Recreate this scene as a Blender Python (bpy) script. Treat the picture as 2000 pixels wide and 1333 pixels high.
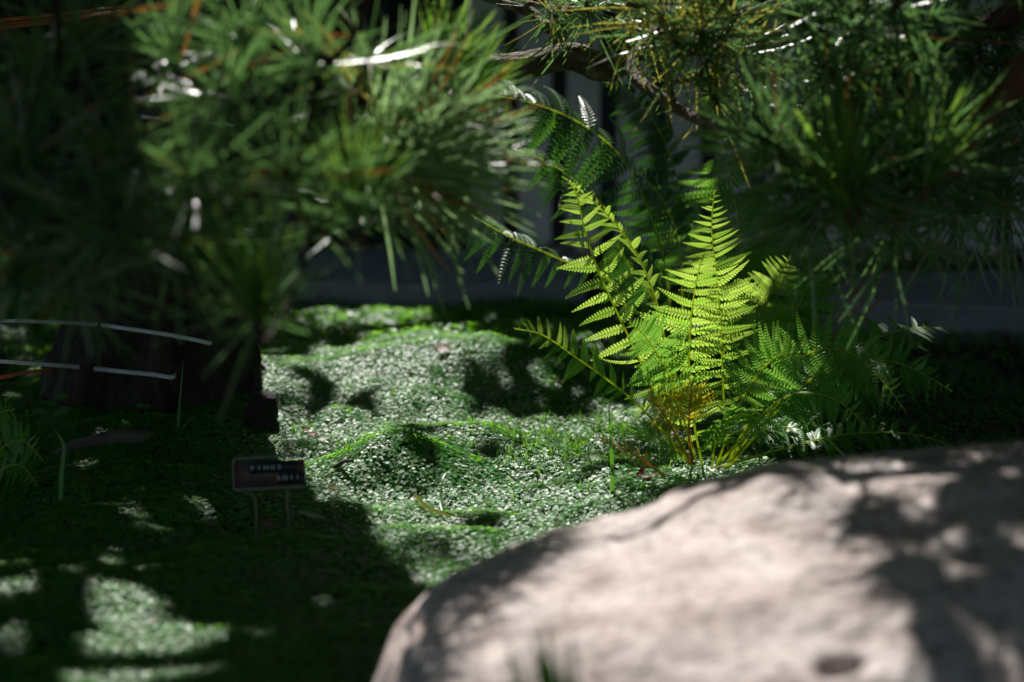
import bpy, math, random
import numpy as np
from mathutils import Vector, Matrix

for o in list(bpy.data.objects):
    bpy.data.objects.remove(o)
random.seed(7)
rng = np.random.default_rng(7)
scene = bpy.context.scene
col = scene.collection
rad = math.radians

# ------------------------------------------------------------------ camera
CAM = np.array([0.0, 0.0, 0.70]); PITCH = rad(10.0); FPX = 4722.0
FW = np.array([0, math.cos(PITCH), -math.sin(PITCH)])
UP = np.array([0, math.sin(PITCH), math.cos(PITCH)])
cd = bpy.data.cameras.new('camera'); cam = bpy.data.objects.new('camera', cd); col.objects.link(cam)
cam.location = CAM; cam.rotation_euler = (rad(90) - PITCH, 0, 0)
cd.sensor_width = 36; cd.lens = 85.0; cd.clip_start = 0.05; cd.clip_end = 500
cd.dof.use_dof = True; cd.dof.focus_distance = 3.03; cd.dof.aperture_fstop = 2.8
cd.dof.aperture_blades = 0
scene.camera = cam

# ------------------------------------------------------------------ light
SUN_EL, SUN_AZ = rad(48), rad(11)           # azimuth measured left of +Y
SD = np.array([-math.sin(SUN_AZ) * math.cos(SUN_EL), math.cos(SUN_AZ) * math.cos(SUN_EL), math.sin(SUN_EL)])
w = bpy.data.worlds.new('World'); scene.world = w; w.use_nodes = True
nt = w.node_tree
sky = nt.nodes.new('ShaderNodeTexSky'); sky.sky_type = 'NISHITA'; sky.sun_disc = False
sky.sun_elevation = SUN_EL; sky.sun_rotation = -SUN_AZ
bg = nt.nodes['Background']; bg.inputs['Strength'].default_value = 0.075
nt.links.new(sky.outputs[0], bg.inputs['Color'])
sl = bpy.data.lights.new('sun', 'SUN'); sl.energy = 5.0; sl.angle = rad(0.53); sl.color = (1.0, 0.965, 0.91)
so = bpy.data.objects.new('sun', sl); col.objects.link(so)
so.rotation_euler = Vector(SD).to_track_quat('Z', 'Y').to_euler(); so.location = (-1, 5, 6)
scene.view_settings.view_transform = 'Standard'; scene.view_settings.look = 'None'
scene.view_settings.gamma = 1.0; scene.view_settings.exposure = 0.62
scene.cycles.use_denoising = True
scene.cycles.max_bounces = 6; scene.cycles.diffuse_bounces = 3; scene.cycles.glossy_bounces = 2; scene.cycles.transmission_bounces = 3
scene.cycles.caustics_reflective = False; scene.cycles.caustics_refractive = False

# ------------------------------------------------------------------ helpers
def pix(x, y, d):
    """point seen at photo pixel (x, y), d metres ahead of the lens"""
    return CAM + d * (FW + (x - 1000) / FPX * np.array([1., 0, 0]) - (y - 666.5) / FPX * UP)
def gpix(x, y, z=0.0):
    r = FW + (x - 1000) / FPX * np.array([1., 0, 0]) - (y - 666.5) / FPX * UP
    return CAM + r * ((z - CAM[2]) / r[2])
def norm(v):
    v = np.asarray(v, float); return v / np.linalg.norm(v)
_lat = np.random.default_rng(99).random((256, 256))
def vnoise(x, y, s=1.0, seed=0):
    x = np.asarray(x, float) / s + 37.3 * seed + 500; y = np.asarray(y, float) / s + 11.7 * seed + 500
    xi = np.floor(x).astype(int); yi = np.floor(y).astype(int)
    fx = x - xi; fy = y - yi; fx = fx * fx * (3 - 2 * fx); fy = fy * fy * (3 - 2 * fy)
    a = _lat[xi % 256, yi % 256]; b = _lat[(xi + 1) % 256, yi % 256]
    c = _lat[xi % 256, (yi + 1) % 256]; d = _lat[(xi + 1) % 256, (yi + 1) % 256]
    return (a * (1 - fx) + b * fx) * (1 - fy) + (c * (1 - fx) + d * fx) * fy - 0.5
def make_mesh(name, V, F, mats, midx=None, smooth=False):
    me = bpy.data.meshes.new(name)
    V = np.ascontiguousarray(V, dtype=np.float32)
    if isinstance(F, np.ndarray):
        F = [F]
    starts = []; loops = []; n = 0
    for f in F:
        f = np.asarray(f, dtype=np.int32)
        if len(f) == 0: continue
        k = f.shape[1]
        starts.append(np.arange(len(f), dtype=np.int32) * k + n); loops.append(f.ravel()); n += f.size
    starts = np.concatenate(starts); loops = np.concatenate(loops)
    me.vertices.add(len(V)); me.vertices.foreach_set('co', V.ravel())
    me.loops.add(len(loops)); me.loops.foreach_set('vertex_index', loops)
    me.polygons.add(len(starts)); me.polygons.foreach_set('loop_start', starts)
    for m in (mats if isinstance(mats, (list, tuple)) else [mats]):
        me.materials.append(m)
    if midx is not None:
        me.polygons.foreach_set('material_index', np.asarray(midx, dtype=np.int32))
    if smooth:
        me.polygons.foreach_set('use_smooth', np.ones(len(starts), dtype=bool))
    me.update(); me.validate()
    return me
def obj(name, me, parent=None, mat4=None):
    o = bpy.data.objects.new(name, me); col.objects.link(o)
    if parent is not None: o.parent = parent
    if mat4 is not None: o.matrix_basis = mat4
    return o
def tag(o, label=None, cat=None, group=None, kind=None):
    if label: o['label'] = label
    if cat: o['category'] = cat
    if group: o['group'] = group
    if kind: o['kind'] = kind
    return o
def empty(name, loc, label, cat, group=None):
    o = bpy.data.objects.new(name, None); col.objects.link(o); o.location = loc
    o.empty_display_size = 0.05
    return tag(o, label, cat, group)
class MB:
    def __init__(s): s.V = []; s.Q = []; s.T = []; s.n = 0
    def add(s, V, Q=None, T=None):
        V = np.asarray(V, float)
        if Q is not None and len(Q): s.Q.append(np.asarray(Q) + s.n)
        if T is not None and len(T): s.T.append(np.asarray(T) + s.n)
        s.V.append(V); s.n += len(V)
    def mesh(s, name, mat, smooth=True, off=(0, 0, 0)):
        F = []
        if s.Q: F.append(np.concatenate(s.Q))
        if s.T: F.append(np.concatenate(s.T))
        return make_mesh(name, np.concatenate(s.V) - np.asarray(off), F, mat, smooth=smooth)
def spline(P, n):
    """Catmull-Rom through P, n samples"""
    P = np.asarray(P, float); m = len(P)
    if m == 2:
        t = np.linspace(0, 1, n)[:, None]; return P[0] * (1 - t) + P[1] * t
    Q = np.vstack([2 * P[0] - P[1], P, 2 * P[-1] - P[-2]])
    t = np.linspace(0, m - 1 - 1e-9, n); i = t.astype(int); u = (t - i)[:, None]
    p0, p1, p2, p3 = Q[i], Q[i + 1], Q[i + 2], Q[i + 3]
    return 0.5 * (2 * p1 + (p2 - p0) * u + (2 * p0 - 5 * p1 + 4 * p2 - p3) * u ** 2 + (3 * p1 - p0 - 3 * p2 + p3) * u ** 3)
def frames(P, ref=None):
    P = np.asarray(P); T = np.gradient(P, axis=0); T /= np.linalg.norm(T, axis=1)[:, None] + 1e-12
    r = np.array([0.31, 0.2, 0.93]) if ref is None else np.asarray(ref, float)
    N = np.empty_like(T)
    for i in range(len(T)):
        n = r - T[i] * (r @ T[i])
        if np.linalg.norm(n) < 1e-3: n = np.cross(T[i], [1, 0.3, 0.1])
        N[i] = n / np.linalg.norm(n); r = N[i]
    return T, N, np.cross(T, N)
def tube(P, R, k=6, wob=0.0, cap=True):
    P = np.asarray(P, float); n = len(P); R = np.broadcast_to(np.asarray(R, float), (n,))
    T, N, B = frames(P)
    a = np.linspace(0, 2 * math.pi, k, endpoint=False)
    rr = R[:, None] * (1 + wob * (rng.random((n, k)) - 0.5) * 2)
    V = P[:, None] + rr[..., None] * (np.cos(a)[None, :, None] * N[:, None] + np.sin(a)[None, :, None] * B[:, None])
    V = V.reshape(-1, 3)
    i = np.arange(n - 1)[:, None] * k; j = np.arange(k)[None]; j2 = (j + 1) % k
    Q = np.stack([i + j, i + j2, i + k + j2, i + k + j], -1).reshape(-1, 4)
    Tt = []
    if cap:
        V = np.vstack([V, P[0], P[-1] + T[-1] * R[-1] * 0.4])
        c0, c1 = n * k, n * k + 1; b = (n - 1) * k
        Tt = [(c0, (q + 1) % k, q) for q in range(k)] + [(c1, b + q, b + (q + 1) % k) for q in range(k)]
    return V, Q, np.array(Tt, int).reshape(-1, 3)
def box(c, size, R=None):
    s = np.array([(x, y, z) for x in (-.5, .5) for y in (-.5, .5) for z in (-.5, .5)]) * np.asarray(size)
    if R is not None: s = s @ np.asarray(R).T
    Q = np.array([(0, 1, 3, 2), (4, 6, 7, 5), (0, 4, 5, 1), (2, 3, 7, 6), (0, 2, 6, 4), (1, 5, 7, 3)])
    return s + np.asarray(c), Q
def bevel_box_mesh(name, size, mat, bev=0.004):
    """box with chamfered long edges, centred, upright"""
    import bmesh
    bm = bmesh.new(); bmesh.ops.create_cube(bm, size=1)
    bmesh.ops.scale(bm, vec=size, verts=bm.verts)
    bmesh.ops.bevel(bm, geom=list(bm.edges), offset=bev, segments=1, affect='EDGES')
    me = bpy.data.meshes.new(name); bm.to_mesh(me); bm.free(); me.materials.append(mat); return me
def in_poly(px, py, poly):
    poly = np.asarray(poly, float); ins = np.zeros(px.shape, bool); j = len(poly) - 1
    for i in range(len(poly)):
        xi, yi = poly[i]; xj, yj = poly[j]
        c = ((yi > py) != (yj > py)) & (px < (xj - xi) * (py - yi) / (yj - yi + 1e-12) + xi)
        ins ^= c; j = i
    return ins
def basis(X, Y, Z, o, sx=1, sy=1, sz=1):
    return Matrix(((X[0] * sx, Y[0] * sy, Z[0] * sz, o[0]), (X[1] * sx, Y[1] * sy, Z[1] * sz, o[1]), (X[2] * sx, Y[2] * sy, Z[2] * sz, o[2]), (0, 0, 0, 1)))

# ------------------------------------------------------------------ materials
def nodes(name):
    m = bpy.data.materials.new(name); m.use_nodes = True
    t = m.node_tree; return m, t, t.nodes['Principled BSDF'], t.nodes['Material Output']
def ramp(t, fac, stops):
    r = t.nodes.new('ShaderNodeValToRGB'); e = r.color_ramp.elements
    while len(e) < len(stops): e.new(0.5)
    for i, (p, c) in enumerate(stops):
        e[i].position = p; e[i].color = (*c, 1)
    t.links.new(fac, r.inputs[0]); return r.outputs[0]
def leaf_mat(name, cols, rough=0.4, trans=0.35, tcol=(0.3, 0.5, 0.03), src='island', spec=0.5, bump=None):
    m, t, b, out = nodes(name)
    if src == 'island':
        g = t.nodes.new('ShaderNodeNewGeometry'); fac = g.outputs['Random Per Island']
    else:
        g = t.nodes.new('ShaderNodeObjectInfo'); fac = g.outputs['Random']
    k = len(cols); c = ramp(t, fac, [(i / max(1, k - 1), q) for i, q in enumerate(cols)])
    t.links.new(c, b.inputs['Base Color']); b.inputs['Roughness'].default_value = rough
    b.inputs['Specular IOR Level'].default_value = spec
    tr = t.nodes.new('ShaderNodeBsdfTranslucent')
    mx = t.nodes.new('ShaderNodeMixShader'); mx.inputs[0].default_value = trans
    if isinstance(tcol[0], (tuple, list)):
        t.links.new(ramp(t, fac, [(i / (len(tcol) - 1), q) for i, q in enumerate(tcol)]), tr.inputs['Color'])
    else: tr.inputs['Color'].default_value = (*tcol, 1)
    t.links.new(b.outputs[0], mx.inputs[1]); t.links.new(tr.outputs[0], mx.inputs[2]); t.links.new(mx.outputs[0], out.inputs['Surface'])
    return m
def solid_mat(name, stops, scale=20, rough=0.8, bump=0.3, bscale=None, detail=6, stretch=(1, 1, 1), spec=0.3, bdist=0.004):
    m, t, b, out = nodes(name)
    tc = t.nodes.new('ShaderNodeTexCoord'); mp = t.nodes.new('ShaderNodeMapping'); mp.inputs['Scale'].default_value = stretch
    t.links.new(tc.outputs['Object'], mp.inputs[0])
    n = t.nodes.new('ShaderNodeTexNoise'); n.inputs['Scale'].default_value = scale; n.inputs['Detail'].default_value = detail
    n.inputs['Roughness'].default_value = 0.65
    t.links.new(mp.outputs[0], n.inputs['Vector'])
    t.links.new(ramp(t, n.outputs[0], stops), b.inputs['Base Color'])
    b.inputs['Roughness'].default_value = rough; b.inputs['Specular IOR Level'].default_value = spec
    if bump:
        n2 = t.nodes.new('ShaderNodeTexNoise'); n2.inputs['Scale'].default_value = bscale or scale * 3; n2.inputs['Detail'].default_value = 8
        t.links.new(mp.outputs[0], n2.inputs['Vector'])
        bp = t.nodes.new('ShaderNodeBump'); bp.inputs['Strength'].default_value = bump; bp.inputs['Distance'].default_value = bdist
        t.links.new(n2.outputs[0], bp.inputs['Height']); t.links.new(bp.outputs[0], b.inputs['Normal'])
    return m

M_soil = solid_mat('soil', [(0.3, (0.012, 0.008, 0.005)), (0.7, (0.035, 0.024, 0.014))], 40, 0.95, 0.8)
M_cover = leaf_mat('creeping_leaves', [(0.010, 0.10, 0.010), (0.028, 0.19, 0.014), (0.018, 0.15, 0.018), (0.05, 0.23, 0.014), (0.028, 0.17, 0.02), (0.12, 0.055, 0.014)],
                   rough=0.48, trans=0.40, tcol=(0.32, 0.78, 0.03), spec=0.48)
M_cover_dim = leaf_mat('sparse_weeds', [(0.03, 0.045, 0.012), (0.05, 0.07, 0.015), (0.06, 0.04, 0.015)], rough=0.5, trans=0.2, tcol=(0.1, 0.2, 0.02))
M_moss = leaf_mat('star_moss', [(0.04, 0.16, 0.015), (0.08, 0.24, 0.02)], rough=0.4, trans=0.4, tcol=(0.25, 0.55, 0.03))
M_grass = leaf_mat('grass', [(0.03, 0.13, 0.015), (0.06, 0.2, 0.02)], rough=0.35, trans=0.4, tcol=(0.18, 0.5, 0.03))
M_fern = leaf_mat('fern_leaf', [(0.03, 0.13, 0.01), (0.045, 0.17, 0.015), (0.06, 0.2, 0.015)], rough=0.38, trans=0.5, tcol=[(0.38, 0.66, 0.06), (0.62, 0.86, 0.12)], src='object')
M_fern_shade = leaf_mat('fern_leaf_shade', [(0.045, 0.21, 0.018), (0.075, 0.26, 0.022)], rough=0.36, trans=0.42, tcol=[(0.22, 0.52, 0.05), (0.34, 0.64, 0.08)])  # base colour raised to stand in for ambient light on shaded fronds
M_fern_b = leaf_mat('fern_leaf_silvery', [(0.02, 0.09, 0.015), (0.035, 0.12, 0.02)], rough=0.34, trans=0.22, tcol=[(0.10, 0.36, 0.03), (0.16, 0.42, 0.03)], spec=0.7)
M_fern_y = leaf_mat('fern_leaf_yellow', [(0.22, 0.2, 0.02), (0.3, 0.24, 0.02), (0.2, 0.13, 0.02)], rough=0.45, trans=0.5, tcol=[(0.6, 0.55, 0.02), (0.75, 0.6, 0.03)])
M_stem = leaf_mat('fern_stem', [(0.2, 0.3, 0.04), (0.3, 0.34, 0.06)], rough=.4, trans=.55, tcol=(0.8, 0.9, 0.12))
M_stem_b = leaf_mat('fern_stem_brown', [(0.3, 0.14, 0.05), (0.36, 0.2, 0.06)], rough=.45, trans=.5, tcol=(0.9, 0.5, 0.15))
def needle_mats(p, a, b, tc): return leaf_mat(p, [a, b], rough=0.25, trans=0.25, tcol=tc, spec=1.0)
M_ndl = needle_mats('pine_needles', (0.02, 0.075, 0.02), (0.045, 0.125, 0.032), (0.28, 0.58, 0.15))
M_ndl_lit = leaf_mat('pine_needles_sunlit', [(0.055, 0.15, 0.06), (0.10, 0.21, 0.09)], rough=0.4, trans=0.38, tcol=(0.48, 0.76, 0.30), spec=1.0)  # paler needle colour stands in for whitish sunlight on these sprays
M_ndl_y = needle_mats('pine_needles_yellowing', (0.07, 0.11, 0.015), (0.16, 0.16, 0.02), (0.8, 0.75, 0.12))
M_ndl_c = needle_mats('pine_needles_fresh', (0.05, 0.2, 0.015), (0.09, 0.28, 0.02), (0.5, 0.88, 0.10))
M_ndl_d = needle_mats('pine_needles_dead', (0.35, 0.13, 0.02), (0.4, 0.2, 0.03), (0.6, 0.25, 0.04))
M_twig = solid_mat('pine_twig', [(0.3, (0.09, 0.035, 0.02)), (0.7, (0.16, 0.07, 0.04))], 120, 0.7, 0.5)
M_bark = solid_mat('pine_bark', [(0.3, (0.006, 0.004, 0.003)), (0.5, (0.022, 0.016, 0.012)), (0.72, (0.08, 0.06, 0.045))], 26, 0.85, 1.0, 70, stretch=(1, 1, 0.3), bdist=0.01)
M_bough = solid_mat('bough_bark', [(0.3, (0.04, 0.028, 0.02)), (0.5, (0.12, 0.085, 0.06)), (0.7, (0.28, 0.22, 0.17))], 60, 0.8, 1.0, 150, bdist=0.006)
M_root = solid_mat('weathered_root', [(0.3, (0.05, 0.038, 0.032)), (0.7, (0.14, 0.115, 0.10))], 35, 0.85, 0.8, stretch=(0.4, 1, 1))

# ------------------------------------------------------------------ where sunlight reaches through the crowns
LIT_P, LIT_R = [], []
def lit_ground(poly, r=0.016, step=15, keep=1.0):
    poly = np.asarray(poly, float)
    gx, gy = np.meshgrid(np.arange(poly[:, 0].min(), poly[:, 0].max() + 1, step), np.arange(poly[:, 1].min(), poly[:, 1].max() + 1, step))
    m = in_poly(gx.ravel(), gy.ravel(), poly)
    for x, y in zip(gx.ravel()[m], gy.ravel()[m]):
        if rng.random() < keep:
            LIT_P.append(gpix(x, y, 0.02)); LIT_R.append(r)
def lit_air(poly, d, r=0.05, step=60, keep=1.0):
    poly = np.asarray(poly, float)
    gx, gy = np.meshgrid(np.arange(poly[:, 0].min(), poly[:, 0].max() + 1, step), np.arange(poly[:, 1].min(), poly[:, 1].max() + 1, step))
    m = in_poly(gx.ravel(), gy.ravel(), poly)
    for x, y in zip(gx.ravel()[m], gy.ravel()[m]):
        if rng.random() < keep:
            LIT_P.append(pix(x, y, d)); LIT_R.append(r)
lit_ground([(500, 800), (560, 750), (640, 715), (850, 690), (950, 715), (970, 780), (1010, 860), (1040, 930), (1100, 1000), (1000, 1040), (880, 1075), (760, 1115), (690, 1085), (620, 1020), (560, 950), (545, 870)])  # the main sunlit patch
lit_ground([(990, 780), (1110, 830), (1200, 870), (1270, 900), (1330, 930), (1180, 990), (1100, 1000), (1040, 930), (1010, 860)], 0.012, 18, 0.42)
lit_ground([(205, 1110), (235, 1130), (275, 1210), (365, 1265), (375, 1333), (180, 1333), (240, 1240)], 0.024, 14)
lit_ground([(740, 1225), (765, 1225), (750, 1255)], 0.008)
lit_ground([(560, 600), (640, 600), (650, 650), (570, 655)], 0.02, 20, 0.6)
lit_ground([(690, 610), (860, 600), (850, 640), (720, 650)], 0.02, 20, 0.4)
lit_air([(1080, 340), (1200, 360), (1310, 420), (1390, 360), (1470, 480), (1480, 640), (1440, 800), (1300, 830), (1180, 760), (1000, 660), (1080, 600)], 3.03, 0.04, 35, 0.85)
lit_air([(1335, 355), (1370, 355), (1370, 385), (1335, 385)], 3.38, 0.004, 30)
lit_air([(880, 180), (1060, 180), (1200, 260), (1290, 420), (1200, 460), (1100, 330), (940, 300)], 3.5, 0.05, 50)
BC = dict(cx=0.4869, cy=2.0293, a=0.605, b=0.42, c=0.2012, m=0.827, k=0.0377, zc=0.0116)
def boulder_pix(x, y):
    for d in np.arange(1.6, 2.6, 0.01):
        p = pix(x, y, d) - [BC['cx'], BC['cy'], BC['zc']]; p[2] -= BC['k'] * p[0]
        e = 2 / BC['m']
        if ((abs(p[0]) / BC['a']) ** e + (abs(p[1]) / BC['b']) ** e) + (max(p[2], 0) / BC['c']) ** e < 1: return pix(x, y, d)
    return None
def lit_boulder(poly, r, step, keep):
    poly = np.asarray(poly, float)
    for x in np.arange(poly[:, 0].min(), poly[:, 0].max(), step):
        for y in np.arange(poly[:, 1].min(), poly[:, 1].max() + 1, step):
            if in_poly(np.array([x]), np.array([y]), poly)[0] and rng.random() < keep:
                p = boulder_pix(x, y)
                if p is not None: LIT_P.append(p); LIT_R.append(r)
lit_boulder([(930, 1150), (1060, 1060), (1300, 1000), (1620, 950), (1600, 1100), (1660, 1250), (1740, 1340), (900, 1340)], 0.03, 40, 1.0)
lit_boulder([(1700, 920), (2000, 960), (2000, 1340), (1760, 1340)], 0.010, 45, 0.09)
lit_air([(700, 20), (900, 60), (1090, 110), (1090, 400), (930, 480), (760, 430), (700, 250)], 2.41, 0.07, 50)
lit_air([(1470, 640), (1850, 640), (1850, 780), (1500, 860)], 2.98, 0.008, 40, 0.14)
lit_air([(100, 40), (600, 20), (640, 200), (300, 260), (120, 220)], 2.27, 0.018, 55, 0.10)
lit_air([(540, 20), (720, 20), (720, 260), (560, 260)], 2.26, 0.026, 50, 0.4)

lit_air([(1130, 0), (1560, 0), (1480, 260), (1250, 240)], 2.78, 0.05, 45)
lit_air([(1440, 200), (1600, 200), (1600, 420), (1480, 400)], 2.35, 0.025, 50, 0.6)
lit_air([(880, 20), (1250, 20), (1250, 160), (880, 160)], 2.93, 0.045, 40)
lit_air([(430, 440), (560, 440), (560, 610), (430, 610)], 2.12, 0.05, 40)
lit_air([(1750, 180), (1840, 180), (1840, 330), (1750, 330)], 2.46, 0.025, 40)
lit_air([(1610, 260), (1680, 260), (1680, 360), (1610, 360)], 2.45, 0.012, 40, .6)
LIT_P.append(gpix(985, 541, 0.05)); LIT_R.append(0.03)
LIT_P.append(gpix(1010, 545, 0.05)); LIT_R.append(0.025)
LIT_P = np.array(LIT_P); LIT_R = np.array(LIT_R)
def blocks_light(P, extra=0.0):
    """True for points that stand between the sun and one of the sunlit spots"""
    P = np.atleast_2d(P); out = np.zeros(len(P), bool)
    for i in range(0, len(P), 4000):
        q = P[i:i + 4000]
        v = q[:, None, :] - LIT_P[None]
        t = v @ SD
        d2 = (v ** 2).sum(-1) - t ** 2
        out[i:i + 4000] = ((t > 0) & (d2 < (LIT_R + extra) ** 2)).any(1)
    return out

# ------------------------------------------------------------------ ground
TRUNK_C = np.array([-0.505, 3.36])
def gheight(x, y):
    g = lambda cx, cy, sx, sy: np.exp(-((x - cx) / sx) ** 2 - ((y - cy) / sy) ** 2)
    near = np.exp(-(np.maximum(0, np.hypot(x, y - 3) - 2.2)) ** 2)
    h = 0.058 * g(-0.10, 3.50, 0.25, np.where(y < 3.50, 0.125, 0.40)) + 0.043 * g(-0.145, 2.93, 0.105, np.where(y < 2.93, 0.058, 0.12)) + 0.05 * g(-0.46, 3.35, 0.30, 0.26)
    h = h + 0.02 * g(0.28, 3.1, 0.25, 0.2) + 0.02 * g(-0.5, 2.45, 0.2, 0.15)
    h = h + near * (0.026 * vnoise(x, y, 0.23, 1) + 0.020 * vnoise(x, y, 0.09, 2) + 0.011 * vnoise(x, y, 0.04, 3))
    return h
fx = np.arange(-2.2, 2.2001, 0.022); fy = np.arange(0.6, 6.4, 0.022)
far = np.array([3, 4, 6, 9, 14, 25, 60, 150.])
xs = np.concatenate([-far[::-1], fx, far]); ys = np.concatenate([-far[::-1], [-1.5, -.5], fy, 6.5 + far])
GX, GY = np.meshgrid(xs, ys); GZ = gheight(GX, GY)
nx, ny = len(xs), len(ys); i = (np.arange(ny - 1)[:, None] * nx + np.arange(nx - 1)[None]).ravel()
ground = obj('ground', make_mesh('ground', np.stack([GX.ravel(), GY.ravel(), GZ.ravel()], 1), np.stack([i, i + 1, i + nx + 1, i + nx], 1), M_soil, smooth=True))
tag(ground, kind='structure')

def bare(x, y):
    """places where no ground cover grows: trunk, boulder, paving"""
    r = np.hypot(x - TRUNK_C[0], y - TRUNK_C[1]) < 0.15
    r |= ((x - BC['cx']) / (BC['a'] * .93)) ** 2 + ((y - BC['cy']) / (BC['b'] * .93)) ** 2 < 1
    return r
def slab_zone(x, y):
    return ((y > 3.98) & (y < 4.42) & (x > 0.45)) | ((x > -0.45) & (x < 0.16) & (y > 4.28) & (y < 4.72))
def scatter(n, x0, x1, y0, y1, wedge=None):
    x = rng.uniform(x0, x1, n); y = rng.uniform(y0, y1, n)
    m = ~bare(x, y) & ~slab_zone(x, y)
    if wedge is not None: m &= np.abs(x) < wedge * y + 0.06
    return x[m], y[m]
def leaf_cloud(x, y, r0, r1, lift, tilt, k=6):
    n = len(x); e = 0.012
    z = gheight(x, y)
    gxn = (gheight(x + e, y) - z) / e; gyn = (gheight(x, y + e) - z) / e
    N = np.stack([-gxn, -gyn, np.ones(n)], 1); N += rng.normal(size=(n, 3)) * tilt; N /= np.linalg.norm(N, axis=1)[:, None]
    a = rng.uniform(0, 2 * math.pi, n); A = np.stack([np.cos(a), np.sin(a), np.zeros(n)], 1)
    A -= N * (A * N).sum(1)[:, None]; A /= np.linalg.norm(A, axis=1)[:, None]; B = np.cross(N, A)
    r = rng.uniform(r0, r1, n)
    c = np.stack([x, y, z + lift * rng.random(n) ** 0.7 + 0.002], 1)
    th = np.linspace(0, 2 * math.pi, k, endpoint=False)
    V = c[:, None] + r[:, None, None] * (np.cos(th)[None, :, None] * A[:, None] * 1.08 + np.sin(th)[None, :, None] * B[:, None] * 0.92)
    return V.reshape(-1, 3), np.arange(n * k).reshape(n, k)
parts = []
dark_poly = [(1180, 700), (1500, 640), (2000, 700), (2000, 900), (1400, 900)]
def cull(x, y):
    """the earthy bed behind the boulder on the right grows less"""
    return ~((x > 0.33) & (y > 2.75) & (rng.random(len(x)) < 0.75))
x, y = scatter(560000, -0.75, 0.75, 1.95, 3.7, 0.225); m = cull(x, y); x, y = x[m], y[m]
parts.append(leaf_cloud(x, y, 0.0017, 0.0032, 0.012, 0.17, 5))
x, y = scatter(60000, -1.1, 1.1, 3.7, 4.9, 0.235); m = cull(x, y); x, y = x[m], y[m]
parts.append(leaf_cloud(x, y, 0.0035, 0.0055, 0.02, 0.30))
x, y = scatter(60000, -2.0, 2.0, 1.2, 5.0); m = cull(x, y) & ((np.abs(x) > 0.225 * y) | (y < 1.95)); x, y = x[m], y[m]
parts.append(leaf_cloud(x, y, 0.004, 0.007, 0.015, 0.28))
V = np.concatenate([p[0] for p in parts]); F = []; n = 0
for p in parts: F.append(p[1] + n); n += len(p[0])
cover = obj('ground_cover', make_mesh('ground_cover', V, F, M_cover))
tag(cover, 'carpet of tiny round glossy green leaves creeping over the ground', 'ground cover', kind='stuff')

def blades(x, y, hmin, hmax, wid, per, spread):
    V = []; Q = []; n = 0
    Vs = []
    k = len(x) * per
    X = np.repeat(x, per); Y = np.repeat(y, per); Z = gheight(X, Y)
    a = rng.uniform(0, 2 * math.pi, k); h = rng.uniform(hmin, hmax, k); s = rng.uniform(0.2, 1.0, k) * spread
    D = np.stack([np.cos(a), np.sin(a), np.zeros(k)], 1); W = np.stack([-np.sin(a), np.cos(a), np.zeros(k)], 1) * wid
    b = np.stack([X, Y, Z], 1) + D * 0.001
    up = np.array([0, 0, 1.])
    p1 = b + (D * (s * .35)[:, None] + up * .6) * h[:, None]; p2 = b + (D * s[:, None] + up * (1 - .35 * s)[:, None]) * h[:, None]
    V = np.stack([b - W * .6, b + W * .6, p1 + W, p1 - W, p2], 1).reshape(-1, 3)
    o = np.arange(k)[:, None] * 5
    return V, o + np.array([[0, 1, 2, 3]]), o + np.array([[3, 2, 4]])
# star moss and fine grass near the fern foot and the far bed
mb = MB()
for (cx, cy, sx, sy, nn) in [(1230, 900, 110, 40, 240), (1090, 880, 90, 40, 90), (980, 900, 60, 50, 50), (660, 860, 60, 60, 30), (740, 640, 120, 30, 160), (1080, 640, 90, 40, 120)]:
    P = np.array([gpix(rng.normal(cx, sx), rng.normal(cy, sy)) for _ in range(nn)])
    m = ~bare(P[:, 0], P[:, 1]); P = P[m]
    v, q, t = blades(P[:, 0], P[:, 1], 0.012, 0.028, 0.0008, 9, 0.8); mb.add(v, q, t)
tag(obj('moss_tufts', mb.mesh('moss_tufts', M_moss, False)), 'bright star shaped moss sprigs among the creeping leaves', 'moss', kind='stuff')
mb = MB()
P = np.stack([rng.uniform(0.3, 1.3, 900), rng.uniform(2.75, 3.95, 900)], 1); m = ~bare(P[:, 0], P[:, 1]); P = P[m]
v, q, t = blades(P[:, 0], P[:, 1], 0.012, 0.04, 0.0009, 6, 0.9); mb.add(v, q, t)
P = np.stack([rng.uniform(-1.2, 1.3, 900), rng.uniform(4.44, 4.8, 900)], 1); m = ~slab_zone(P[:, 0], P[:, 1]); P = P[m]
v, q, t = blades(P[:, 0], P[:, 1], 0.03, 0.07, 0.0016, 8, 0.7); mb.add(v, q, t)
tag(obj('low_weeds', mb.mesh('low_weeds', M_cover_dim, False)), 'dim low weeds and grass on the bare earth by the paving', 'weeds', kind='stuff')

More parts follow.
